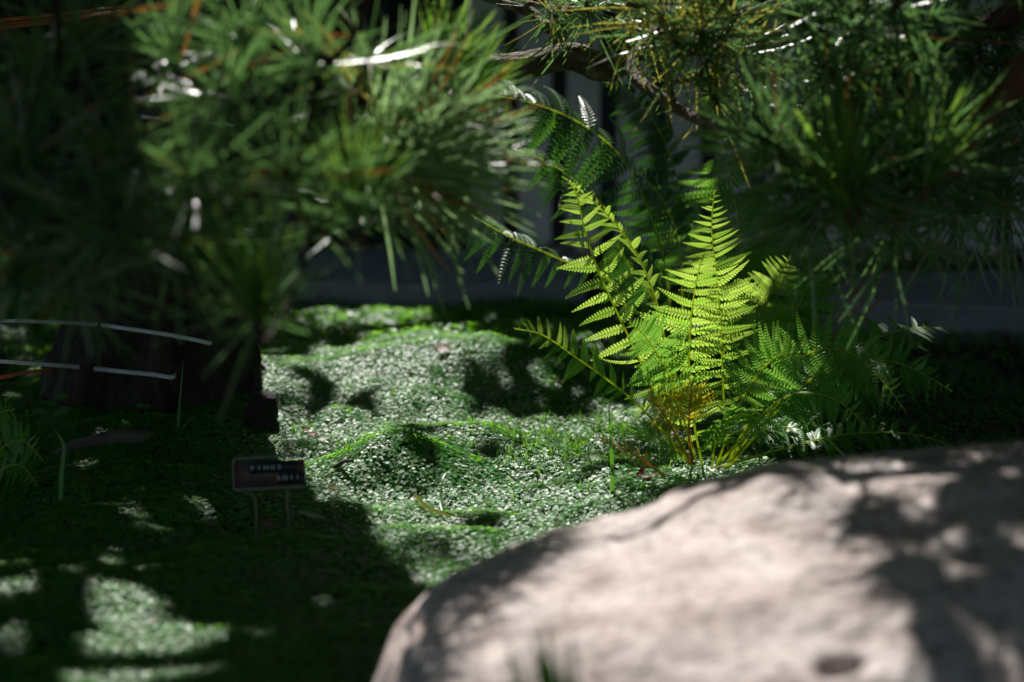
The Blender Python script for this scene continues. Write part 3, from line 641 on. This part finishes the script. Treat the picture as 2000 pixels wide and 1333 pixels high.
# ------------------------------------------------------------------ ferns
def pinna_mesh(name, mat, npair=13, droop=0.12, sweep=0.08, wr=0.13, seed=0, fold=0.12):
    r = np.random.default_rng(seed); V = []; Q = []; n = 0
    def mid(t): return np.array([t, sweep * t * t, -droop * t ** 2.2])
    for i in range(npair):
        t = (i + .5) / npair; t = t ** 0.95
        prof = np.interp(t, [0, .12, .35, .7, 1], [.72, 1, .95, .6, .12]); L = wr * prof * r.uniform(.93, 1.06); wd = .5 / npair * 0.90 * (1 - .25 * t)
        for s in (-1, 1):
            o = mid(t); ang = rad(68 - 22 * t) ; dx, dy = math.cos(ang), s * math.sin(ang)
            D = np.array([dx, dy, 0]); W = np.array([dy * -s, dx * s, 0]) * s
            W = np.array([-D[1], D[0], 0])
            for (u, wv, zz) in ((0.0, .92, 0), (.55, 1.0, .5), (1.0, .42, .45)):
                p = o + D * L * u + np.array([0, 0, fold * L * zz * 1.5 - .5 * fold * L * u * u])
                V += [p - W * wd * wv - [0, 0, .012], p + [0, 0, .0], p + W * wd * wv - [0, 0, .012]]
            b = n
            for q in (0, 3): Q += [(b + q, b + q + 1, b + q + 4, b + q + 3), (b + q + 1, b + q + 2, b + q + 5, b + q + 4)]
            n += 9
    # midrib and tip
    for i in range(8):
        t = i / 7; p = mid(t) + [0, 0, .004]; wv = .011 * (1 - .7 * t)
        V += [p + [0, -wv, 0], p + [0, wv, 0]]
    for i in range(7): Q.append((n + 2 * i, n + 2 * i + 1, n + 2 * i + 3, n + 2 * i + 2))
    return np.array(V), np.array(Q)
PV = [pinna_mesh('p', None, npair=np_, droop=dr, sweep=sw, seed=s, fold=fo) for s, (np_, dr, sw, fo) in enumerate(
    [(14, .10, .06, .12), (14, .2, .10, .15), (13, .05, .14, .1), (15, .28, .04, .2), (13, .15, -.03, .15), (14, .0, .12, .05), (14, .4, .1, .25), (13, .22, .18, .1)])]
PMESH = {}
def pinna_data(v, mat):
    key = (v, mat.name)
    if key not in PMESH: PMESH[key] = make_mesh('pinna', PV[v][0], PV[v][1], mat)
    return PMESH[key]
def frond(fern, base, pts, half, normal, pairs=22, mat=None, smat=None, bare_=0.18, single=True, fwd=18, up=0.12, variants=(0, 1, 2, 3, 4, 5), r0=0.0017, wr=1.0, prof=None):
    P = spline(pts, 70); T, N, S = frames(P, normal)
    mb = MB(); mb.add(*tube(P, np.linspace(r0, r0 * .35, 70), 6))
    fr = obj('frond', mb.mesh('frond', smat or M_stem, True, base), fern)
    u = np.linspace(0, 1, pairs) ** 0.92
    pu, pv = prof or ([0, .25, .45, .75, 1], [.55, .95, 1, .55, .07])
    JV, JQ, nn = [], [], 0
    for i in range(pairs):
        s = bare_ + (1 - bare_) * u[i]
        for sd in (-1, 1):
            ss = min(1, max(0, s + sd * .006 + rng.normal() * .003)) * 69; k = int(ss); p = P[k]
            L = half * np.interp(u[i], pu, pv) * rng.uniform(.82, 1.08)
            a = rad(fwd * .5 + 16 * u[i] + rng.normal() * 5)
            if rng.random() < .03: continue
            X = norm(S[k] * sd * math.cos(a) + T[k] * math.sin(a) + N[k] * (up + rng.normal() * .15))
            Z = norm(N[k] + rng.normal(size=3) * .24 - X * (N[k] @ X)); Z = norm(Z - X * (Z @ X)); Y = np.cross(Z, X)
            if Y @ T[k] < 0: Ys = -1
            else: Ys = 1
            v = random.choice(variants)
            M = basis(X, Y, Z, p - base, L, L * 1.15 * wr, L)
            if single:
                obj('pinna', pinna_data(v, mat), fr, M)
            else:
                W = np.c_[PV[v][0], np.ones(len(PV[v][0]))] @ np.array(M).T
                JV.append(W[:, :3]); JQ.append(PV[v][1] + nn); nn += len(W)
    if not single:
        o = obj('pinnae', make_mesh('pinnae', np.concatenate(JV), np.concatenate(JQ), mat), fr); o['kind'] = 'stuff'
    return fr
def pp(L): return [pix(*q) for q in L]
mm = 0.00064
FB = gpix(1370, 915, 0.02); fernA = empty('fern', FB, 'sunlit lime green lady fern standing behind the boulder', 'fern')
CF = (0.05, -1, .35)
frond(fernA, FB, pp([(1350, 905, 3.02), (1300, 810, 3.03), (1262, 730, 3.02), (1205, 610, 3.01), (1165, 520, 3.0), (1140, 440, 3.0), (1128, 385, 3.0), (1112, 355, 2.99)]), 90 * mm, (.25, -1, .3), 22, M_fern, M_stem, .14, fwd=14, wr=.88)
frond(fernA, FB, pp([(1372, 910, 3.02), (1356, 830, 3.01), (1346, 720, 3.0), (1350, 620, 2.98), (1362, 540, 2.95), (1376, 495, 2.92)]), 108 * mm, (-.1, -.75, .75), 20, M_fern, M_stem, .16, fwd=10, wr=.85)
frond(fernA, FB, pp([(1425, 905, 3.06), (1414, 790, 3.06), (1408, 640, 3.05), (1400, 540, 3.04), (1390, 450, 3.02), (1395, 374, 3.0)]), 86 * mm, (.05, -.85, .55), 24, M_fern, M_stem, .2, fwd=14, up=.2, wr=.88)
frond(fernA, FB, pp([(1360, 905, 3.06), (1310, 720, 3.08), (1285, 600, 3.08), (1250, 510, 3.08), (1195, 430, 3.07), (1130, 370, 3.05), (1098, 345, 3.03)]), 62 * mm, (.8, .5, .6), 22, M_fern, M_stem, .2, fwd=30)
frond(fernA, FB, pp([(1345, 900, 2.98), (1255, 800, 2.97), (1190, 745, 2.96), (1120, 695, 2.95), (1060, 655, 2.94), (1005, 642, 2.93)]), 66 * mm, (-.3, -.3, 1), 16, M_fern, M_stem, .2, fwd=25)
frond(fernA, FB, pp([(1440, 905, 3.1), (1452, 760, 3.12), (1475, 640, 3.13), (1510, 560, 3.12), (1545, 500, 3.1)]), 105 * mm, (-.1, -.9, .5), 20, M_fern, M_stem, .2, fwd=18)
ni = 2 * (21 + 21 + 24 + 22 + 19 + 20)
# joined pinnae for the rest
J = dict(single=False)
frond(fernA, FB, pp([(1360, 900, 3.0), (1330, 800, 2.98), (1300, 720, 2.95), (1262, 660, 2.92), (1230, 630, 2.9)]), 85 * mm, (-.2, -.5, 1), 18, M_fern_shade, M_stem, .25, **J)
for L, hf, nr in [
        ([(1420, 905, 3.0), (1500, 810, 3.0), (1590, 720, 3.02), (1700, 665, 3.05), (1790, 640, 3.08), (1875, 645, 3.1)], 100, (-.2, -.5, 1)),
        ([(1430, 905, 3.0), (1530, 790, 2.98), (1620, 720, 2.97), (1730, 705, 2.96), (1800, 730, 2.95), (1860, 765, 2.95)], 95, (.1, -.4, 1)),
        ([(1400, 915, 2.95), (1500, 885, 2.92), (1600, 858, 2.9), (1700, 845, 2.9), (1800, 852, 2.9), (1905, 890, 2.9)], 70, (0, -.4, 1)),
        ([(1420, 905, 3.02), (1500, 760, 3.0), (1580, 690, 2.98), (1660, 690, 2.95), (1720, 740, 2.93), (1770, 805, 2.92)], 90, (.2, -.5, 1)),
        ([(1430, 905, 3.05), (1520, 800, 3.08), (1610, 750, 3.1), (1690, 760, 3.12), (1750, 800, 3.12)], 100, (.1, -.5, 1)),
        ([(1420, 910, 2.97), (1480, 820, 2.94), (1550, 770, 2.92), (1630, 780, 2.9), (1690, 830, 2.9)], 85, (.2, -.5, 1)),
        ([(1400, 910, 2.98), (1450, 860, 2.95), (1520, 835, 2.93), (1600, 850, 2.92), (1650, 890, 2.92)], 80, (0, -.4, 1)),
        ([(1400, 910, 3.0), (1440, 800, 2.96), (1490, 720, 2.93), (1540, 690, 2.9), (1590, 700, 2.88)], 90, (.1, -.6, 1)),
        ([(1390, 915, 2.97), (1400, 860, 2.93), (1440, 810, 2.9), (1490, 800, 2.88)], 75, (0, -.6, 1)),
        ([(1350, 910, 2.97), (1310, 870, 2.94), (1270, 850, 2.92), (1230, 855, 2.9)], 60, (0, -.5, 1)),
        ([(1430, 905, 3.1), (1500, 740, 3.15), (1550, 620, 3.2), (1590, 540, 3.2), (1640, 500, 3.2)], 90, (-.1, -.8, .6))]:
    frond(fernA, FB, pp(L), hf * mm, nr, 20, M_fern_shade, M_stem, .22, up=.05, variants=(1, 3, 4, 6, 7), **J)
# yellowing small fronds and the bare orange stem at the foot
frond(fernA, FB, pp([(1352, 905, 2.96), (1345, 850, 2.94), (1348, 790, 2.92), (1352, 742, 2.91)]), 55 * mm, (.2, -1, .3), 12, M_fern_y, M_stem_b, .45, wr=1.3, **J)
frond(fernA, FB, pp([(1350, 905, 2.96), (1320, 850, 2.93), (1290, 800, 2.91), (1262, 780, 2.9)]), 60 * mm, (0, -.7, .8), 12, M_fern_y, M_stem_b, .35, **J)
frond(fernA, FB, pp([(1298, 930, 2.93), (1255, 898, 2.93), (1210, 874, 2.93), (1165, 852, 2.93)]), 45 * mm, (0, -.5, 1), 9, M_fern_y, M_stem_b, .3, up=.2, prof=([0, 1], [.9, .3]), **J)

# the taller dark fern behind
FC = gpix(1500, 800, 0.02); fernC = empty('fern', FC, 'tall shaded dark green fern right behind the sunlit one', 'fern')
for L, hf, nr, pr in [
        ([(1490, 790, 3.45), (1462, 620, 3.45), (1446, 480, 3.42), (1428, 350, 3.38), (1400, 230, 3.32), (1380, 170, 3.3)], 130, (0, -1, .3), 26),
        ([(1500, 790, 3.5), (1490, 620, 3.5), (1500, 470, 3.48), (1530, 380, 3.45)], 120, (0, -1, .4), 22),
        ([(1510, 800, 3.4), (1530, 680, 3.38), (1560, 590, 3.35), (1600, 530, 3.32)], 110, (-.1, -.9, .5), 20),
        ([(1480, 800, 3.5), (1420, 640, 3.5), (1370, 520, 3.48), (1330, 420, 3.45), (1310, 340, 3.4)], 110, (.2, -1, .4), 22)]:
    frond(fernC, FC, pp(L), hf * mm, nr, pr, M_fern_shade, M_stem, .2, up=.1, single=(pr == 26))
for q in range(5):
    x0 = 1540 + q * 14; mb = MB(); a = gpix(x0 - 20, 770 - q * 6, .02)
    mb.add(*tube(spline([a, pix(x0 + 20, 690, 3.45), pix(x0 + 60 + 12 * q, 600, 3.44), pix(x0 + 90 + 20 * q, 530, 3.42)], 24), np.linspace(.0022, .001, 24), 6)); obj('dry_stalk', mb.mesh('dry_stalk', M_stem_b, True, FC), fernC)

# the arching fern further back on the left
FD = gpix(1330, 830, 0.0); fernB = empty('fern', FD, 'arching fern with silvery drooping fronds in front of the fence', 'fern')
dv = (3, 6, 6, 1)
for k_, (L, hf, nr, pr, bb) in enumerate([
        ([(1325, 825, 3.37), (1305, 560, 3.36), (1270, 420, 3.33), (1215, 310, 3.31), (1140, 245, 3.28), (1050, 205, 3.26), (960, 188, 3.25), (890, 196, 3.23)], 140, (.45, -.35, 1), 26, .28),
        ([(1325, 825, 3.37), (1270, 560, 3.36), (1200, 430, 3.34), (1120, 350, 3.32), (1050, 308, 3.30), (985, 292, 3.28)], 95, (.4, -.4, 1), 18, .3),
        ([(1315, 825, 3.35), (1200, 560, 3.33), (1090, 505, 3.31), (990, 460, 3.29), (900, 410, 3.27), (830, 385, 3.26)], 95, (.3, -.5, 1), 17, .3),
        ([(1335, 825, 3.38), (1330, 520, 3.38), (1300, 400, 3.38), (1240, 330, 3.37)], 110, (.3, -.7, .8), 16, .3),
        ([(1340, 825, 3.40), (1345, 520, 3.42), (1330, 380, 3.44), (1290, 260, 3.45), (1230, 180, 3.45), (1180, 160, 3.44)], 90, (.3, -.6, .8), 24, .35),
        ([(1330, 825, 3.37), (1280, 600, 3.36), (1230, 520, 3.35), (1200, 470, 3.34)], 110, (0, -.7, .8), 18, .2)]):
    frond(fernB, FD, pp(L), hf * .00067, nr, pr, M_fern_b, M_stem, bb, up=-.45, variants=dv, single=(k_ < 2), fwd=10)
# low shaded fern at the left edge
FE = gpix(-40, 960, 0.0); fernE = empty('fern', FE, 'small dim fern at the left edge below the cords', 'fern')
for L, hf in [([(-40, 960, 2.95), (-10, 890, 2.94), (40, 860, 2.92), (85, 900, 2.9)], 60), ([(-40, 960, 2.95), (0, 920, 2.92), (40, 910, 2.9), (75, 950, 2.88)], 55), ([(-40, 960, 2.95), (-30, 860, 2.96), (-5, 810, 2.96), (30, 800, 2.95)], 60), ([(-40, 960, 2.95), (-90, 880, 2.95), (-150, 860, 2.95)], 60)]:
    frond(fernE, FE, pp(L), hf * mm, (.1, -.6, .9), 14, M_fern_shade, M_stem, .25, **J)

# ------------------------------------------------------------------ cords round the trunk
M_cord = solid_mat('pale_cord', [(0.3, (0.65, 0.62, 0.68)), (0.7, (0.88, 0.86, 0.9))], 200, 0.4, 0.3, spec=0.5)
M_cord_r = solid_mat('red_cord', [(0.3, (0.55, 0.08, 0.03)), (0.7, (0.75, 0.2, 0.08))], 200, 0.4, 0.3, spec=0.5)
def cord(path, mat, label, strands=3, r=0.0009, gap=0.0019, spread=None):
    P = spline(path, 60); T, N, B = frames(P, (0, -.5, 1)); mb = MB(); b = P[30]
    for s in range(strands):
        o = (s - (strands - 1) / 2) * gap * (np.linspace(*(spread or (1, 1)), 60))[:, None]
        mb.add(*tube(P + N * o + rng.normal(size=3) * .0004, r, 6, .15))
    ob = obj('cord', mb.mesh('cord', mat, True, b)); ob.location = b
    tag(ob, label, 'cord', 'cords tied round the pine trunk')
def tpath(pts, left=None):
    out = [trunk_front(x, y) for x, y in pts]
    if len(out) < 2: return out
    p = out[-1]; i = np.argmin(np.abs(tz - p[2])); c = TR_PATH[i]
    out.append(np.array([p[0] + .01 + (c[0] - p[0]) * .25, p[1] + (c[1] - p[1]) * .3, p[2] + (out[-1] - out[-2])[2] * .5]))   # slips in under a bark plate
    return out
tp0 = trunk_front(150, 634)
cord([pix(-260, 640, 3.05), pix(0, 628, 3.12), pix(80, 629, 3.16)] + tpath([(170, 633), (230, 640), (300, 650), (360, 660), (410, 671)]), M_cord, 'upper of two pale cords crossing the trunk foot')
cord([pix(-260, 690, 3.02), pix(0, 706, 3.08), pix(70, 711, 3.12)] + tpath([(150, 717), (230, 725), (300, 732), (335, 737)]), M_cord, 'lower of two pale cords crossing the trunk foot')
cord(tpath([(276, 228), (300, 231), (340, 235), (390, 239), (430, 242), (455, 246)]), M_cord, 'pale cord wound highest round the trunk', 3)
cord(tpath([(262, 312), (300, 320), (350, 332), (400, 343), (450, 353)]), M_cord, 'pale cord wound round mid trunk under the reddish one', 3)
cord(tpath([(262, 300), (300, 309), (350, 322), (400, 334), (450, 344)]), M_cord_r, 'reddish cord wound round mid trunk', 2)
cord([pix(-200, 78, 3.05), pix(0, 49, 3.1), pix(100, 37, 3.14), pix(200, 25, 3.2), pix(320, 12, 3.3)], M_cord_r, 'taut orange red cord stretched above the needles at upper left', 5, .0012, .0042, (1, .6))
cord([pix(-200, 760, 3.0), pix(0, 738, 3.05), pix(40, 730, 3.1)] + tpath([(110, 722)]), M_cord_r, 'dark red cord at the left edge beside the trunk foot', 3)

# ------------------------------------------------------------------ plant label
def plant_label():
    foot = gpix(500, 1068, 0.0); d = float((foot - CAM) @ FW); cpt = pix(527, 926, d - .005)
    root = empty('plant_label', (foot[0], foot[1], gheight(foot[0], foot[1])), 'small dark plant label on two wire legs in the shade by the trunk', 'plant label')
    base = np.array(root.location)
    px = d / FPX
    X = norm([math.cos(rad(4.5)), -.10, math.sin(rad(4.5))]); Z = norm(np.array([0, .28, 1.]) - X * (np.array([0, .28, 1.]) @ X)); Y = np.cross(Z, X)
    Rm = np.stack([X, Y, Z], 1)
    loc = lambda u, v, w_: cpt + X * u + Z * v - Y * w_
    W_, H_ = 139 * px, 50 * px
    M_plate = solid_mat('label_plate', [(0.3, (0.07, 0.042, 0.034)), (0.7, (0.12, 0.07, 0.052))], 60, 0.5, 0.2)
    M_tape = solid_mat('label_tape', [(0.3, (0.012, 0.016, 0.022)), (0.7, (0.02, 0.026, 0.034))], 60, 0.35, 0.1)
    M_grey = solid_mat('label_metal', [(0.3, (0.12, 0.12, 0.12)), (0.7, (0.24, 0.24, 0.23))], 60, 0.4, 0.2)
    M_txt, t, b, _ = nodes('embossed_white'); b.inputs['Base Color'].default_value = (.42, .46, .5, 1); b.inputs['Roughness'].default_value = .6
    def part(name, c, size, mat):
        mb = MB(); v, q = box(c, size, Rm); mb.add(v, q); return obj(name, mb.mesh(name, mat, False, base), root)
    part('plate', loc(0, 0, 0), (W_, .0016, H_), M_plate)
    part('frame', loc(.002, H_ / 2 + .0045, .0006), (W_ * .98, .003, .0022), M_grey)
    part('frame', loc(-W_ / 2 - .0012, 0.0015, .0006), (.0022, .003, H_ + .006), M_grey)
    part('frame', loc(0, -H_ / 2 - .0016, .0006), (W_, .003, .0028), M_grey)
    part('tape', loc(W_ * .06, H_ * .26, .0012), (W_ * .70, .0008, H_ * .44), M_tape)
    part('tape', loc(W_ * .31, -H_ * .2, .0012), (W_ * .38, .0008, H_ * .44), M_tape)
    def text(s, u, v, size, gap):
        for i, ch in enumerate(s):
            cu = bpy.data.curves.new('lettering', 'FONT'); cu.body = ch; cu.size = size; cu.extrude = .0002; cu.align_x = 'CENTER'; cu.align_y = 'CENTER'; cu.offset = .0001
            tmp = bpy.data.objects.new('tmp', cu); col.objects.link(tmp); dg = bpy.context.evaluated_depsgraph_get(); dg.update()
            me = bpy.data.meshes.new_from_object(tmp.evaluated_get(dg)); bpy.data.objects.remove(tmp); bpy.data.curves.remove(cu)
            me.materials.clear(); me.materials.append(M_txt)
            obj('letter', me, root, basis(X, Z, -Y, loc(u + i * gap, v, .0019) - base))
    text('PINUS', -W_ * .24, H_ * .24, .0075, W_ * .096)
    text('ROII', W_ * .13, -H_ * .2, .0075, W_ * .09)
    M_wire = solid_mat('label_wire', [(0.3, (0.10, 0.10, 0.06)), (0.7, (0.2, 0.19, 0.12))], 60, 0.45, 0)
    z0 = gheight(foot[0], foot[1])
    mb = MB(); mb.add(*tube(spline([loc(-W_ / 2 + .002, -H_ / 2 - .003, -.002), pix(480, 961, d), pix(496, 970, d), pix(500, 1000, d), [foot[0], foot[1], z0 - .02]], 40), .0014, 7)); obj('wire_leg', mb.mesh('wire_leg', M_wire, True, base), root)
    f2 = gpix(567, 1058, 0.0)
    mb = MB(); mb.add(*tube(spline([loc(W_ / 2 - .004, -H_ / 2 - .003, -.002), pix(575, 952, d), pix(561, 960, d), pix(562, 1000, d), [f2[0], f2[1], gheight(f2[0], f2[1]) - .02]], 40), .0014, 7)); obj('wire_leg', mb.mesh('wire_leg', M_wire, True, base), root)
plant_label()

# ------------------------------------------------------------------ grass blades, sprigs, litter
def blade(pts, w0, label, mat=None, group='tall grass blades'):
    P = spline(pts, 22); T, N, S = frames(P, (0, -1, .2)); b = P[0].copy(); wv = np.interp(np.linspace(0, 1, 22), [0, .3, .8, 1], [.7, 1, .6, .04])[:, None] * w0
    V = np.concatenate([P - S * wv, P - N * .0006, P + S * wv]) - b; Q = []
    for i in range(21):
        for r_ in (0, 22): Q.append((r_ + i, r_ + 22 + i, r_ + 23 + i, r_ + 1 + i))
    o = obj('wild_grass', make_mesh('grass_blade', V, np.array(Q), mat or M_grass, smooth=True)); o.location = b; tag(o, label, 'grass', group)
g = gz(1194, 985, -.005); dg_ = float((g - CAM) @ FW)
blade([g, pix(1196, 930, dg_), pix(1193, 860, dg_), pix(1188, 780, dg_)], .0026, 'upright green grass blade in front of the sunlit fern')
g = gz(345, 872, -.005); dg_ = float((g - CAM) @ FW)
blade([g, pix(350, 800, dg_), pix(358, 700, dg_)], .0016, 'thin grass blade against the trunk foot')
blade([g, pix(362, 830, dg_), pix(392, 808, dg_)], .0013, 'short bent grass blade against the trunk foot')
g = gz(118, 1000, -.005); dg_ = float((g - CAM) @ FW)
blade([g, pix(120, 930, dg_), pix(124, 870, dg_), pix(105, 838, dg_)], .0028, 'drooping grass blade near the left edge')
g = gz(870, 1040, .004); 
blade([gz(810, 985, .012), gz(835, 1015, .014), gz(870, 1030, .016), gz(915, 1036, .014)], .0028, 'yellowing grass blade lying on the small leafy mound', M_fern_y)
blade([gz(880, 1040, .004), gz(862, 1015, .02), gz(866, 990, .035), gz(885, 975, .04)], .002, 'curled grass blade rising from the small leafy mound')
g = np.array([0.065, 1.50, -.005])
sprig_pts = [(0.012, 1.48, .24), (-.004, 1.47, .235), (.02, 1.5, .25), (.03, 1.49, .235), (.008, 1.5, .255), (.022, 1.48, .262), (.036, 1.5, .25), (-.002, 1.49, .25)]
sp_ = empty('grass_sprig', g, 'blurred green sprig in front of the boulder at the bottom edge', 'sprig')
for q in sprig_pts:
    P = spline([g, (g + np.array(q)) / 2 + rng.normal(size=3) * .006, q], 14); T, N, S = frames(P, (0, -1, .2)); wv = np.interp(np.linspace(0, 1, 14), [0, .7, 1], [.6, 1, .1])[:, None] * .006
    V = np.concatenate([P - S * wv, P + S * wv]) - g; obj('blade', make_mesh('blade', V, np.array([(i, 14 + i, 15 + i, 1 + i) for i in range(13)]), M_grass), sp_)

def leaflet(c, D, N, L, W, cup=.15):
    D = norm(D); N = norm(np.asarray(N) - D * (np.asarray(N) @ D)); S = np.cross(D, N); V = []; 
    for t, wv in ((0, .06), (.25, .8), (.55, 1), (.85, .6), (1, .05)):
        m = c + D * L * t - N * cup * L * t * t
        V += [m - S * W * wv + N * cup * W, m, m + S * W * wv + N * cup * W]
    Q = []
    for i in range(4):
        for j in (0, 1): Q.append((i * 3 + j, i * 3 + j + 1, i * 3 + j + 4, i * 3 + j + 3))
    return np.array(V), np.array(Q)
M_herb = leaf_mat('herb_leaf', [(0.03, 0.11, 0.02), (0.05, 0.15, 0.03)], trans=.3, tcol=(.15, .45, .03))
def clover(px, py, hgt, label):
    g = gz(px, py, -.003); r = empty('clover_sprig', g, label, 'clover', 'clover sprigs at the trunk foot')
    top = np.array([rng.normal() * .006, -.008, hgt]); mb = MB(); mb.add(*tube(spline([(0, 0, 0), top * .5 + [.003, 0, 0], top], 12), .0007, 5)); obj('stalk', mb.mesh('stalk', M_herb), r)
    a0 = rng.uniform(0, 6)
    for q in range(3):
        a = a0 + q * 2.094; v, f = leaflet(top, (math.cos(a), math.sin(a), .15), (0, -.5, 1), .011, .006); obj('leaflet', make_mesh('leaflet', v, f, M_herb, smooth=True), r)
clover(287, 868, .055, 'tall clover sprig against the dark trunk foot')
clover(306, 872, .02, 'low clover sprig just under the tall one')
clover(262, 872, .028, 'clover sprig left of the tall one at the trunk foot')
clover(322, 878, .024, 'clover sprig nearest the thin grass blade')
g = gz(112, 880, -.003); hb = empty('leafy_herb', g, 'dim leafy herb with pointed leaves left of the trunk foot', 'herb')
mb = MB(); mb.add(*tube(spline([(0, 0, 0), (-.004, 0, .035), (-.008, -.005, .07)], 12), .0012, 5)); obj('stem', mb.mesh('stem', M_herb), hb)
for q in range(9):
    a = q * 2.4; h_ = .03 + .045 * q / 9; v, f = leaflet(np.array([-.004, 0, h_]), (math.cos(a), math.sin(a), .35), (0, -.4, 1), .035 - .0015 * q, .008); obj('leaf', make_mesh('leaf', v, f, M_herb, smooth=True), hb)
# litter
M_dead = leaf_mat('dead_leaf', [(0.10, 0.045, 0.025), (0.17, 0.08, 0.04)], rough=.6, trans=.2, tcol=(.4, .12, .05))
M_pale = leaf_mat('pale_leaf', [(0.35, 0.4, 0.25), (0.45, 0.5, 0.32)], rough=.4, trans=.3, tcol=(.5, .6, .3))
M_redleaf = leaf_mat('red_leaf', [(0.35, 0.03, 0.015), (0.45, 0.08, 0.03)], rough=.45, trans=.35, tcol=(.8, .1, .04))
def litter_twig(a, b, r_, label, lift=.012):
    A, Bv = gz(*a, lift), gz(*b, lift); mid_ = (A + Bv) / 2 + [0, 0, .003]; mb = MB(); mb.add(*tube(spline([A, mid_, Bv], 14), np.linspace(r_, r_ * .6, 14), 7, .2)); o = obj('fallen_twig', mb.mesh('fallen_twig', M_root, True, mid_)); o.location = mid_
    tag(o, label, 'twig', 'fallen twigs on the leaf carpet')
litter_twig((850, 882), (908, 854), .0014, 'thin fallen twig lying on the dark slope of the larger mound')
litter_twig((655, 931), (690, 919), .0030, 'stubby pale fallen twig right of the plant label')
litter_twig((690, 772), (712, 776), .0022, 'short fallen twig high on the larger sunlit mound')
litter_twig((255, 1090), (375, 1068), .0011, 'long thin fallen twig in the shade left of the label legs')
litter_twig((1130, 838), (1200, 862), .0016, 'fallen twig beside the fern foot')
def fallen(px, py, L, W, mat, label, ax=(1, .2, .1), name='fallen_leaf', lift=.014, n_=(0, -.4, 1)):
    g = gz(px, py, lift); v, f = leaflet(np.zeros(3), ax, n_, L, W, .25); o = obj(name, make_mesh(name, v, f, mat, smooth=True)); o.location = g; tag(o, label, 'fallen leaf', 'fallen leaves on the leaf carpet')
fallen(1145, 918, .022, .008, M_pale, 'pale cupped leaf left of the tall grass blade', (1, -.1, .15))
fallen(660, 962, .028, .010, M_pale, 'pale leaf between label and small mound', (.9, .5, .25))
fallen(640, 975, .014, .005, M_fern_y, 'tiny yellow leaf between label and small mound')
fallen(590, 858, .016, .005, M_redleaf, 'left red leaf on the bright slope above the label', (1, -.3, -.1))
fallen(606, 866, .016, .006, M_redleaf, 'right red leaf on the bright slope above the label', (.7, -.8, -.1))
fallen(620, 876, .022, .008, M_pale, 'small whitish leaf beside the red leaves', (.8, -.5, 0))
fallen(505, 1045, .022, .006, M_dead, 'brown dead leaf at the foot of the label legs', (1, -.2, .1))
fallen(545, 1038, .014, .005, M_dead, 'reddish dead leaf between the label legs', (.6, .5, .3))
fallen(850, 705, .022, .012, M_dead, 'tan dead leaf at the back edge of the sunlit mound', (1, .2, .4))
fallen(575, 1030, .045, .007, M_herb, 'long green leaf across the shadow edge right of the label', (1, -.5, .05), lift=.02)
# reddish dry fern crown scale heap at the fern foot
g = gz(1240, 948, .0); ch = empty('dry_leaf_clump', g, 'small clump of curled red brown dry leaves left of the fern foot', 'dry leaves')
for q in range(14):
    v, f = leaflet(rng.normal(size=3) * [.012, .008, .002] + [0, 0, .012], rng.normal(size=3) * [1, 1, .4], (0, -.3, 1), .014, .005, .5); obj('dry_leaf', make_mesh('dry_leaf', v, f, M_dead, smooth=True), ch)
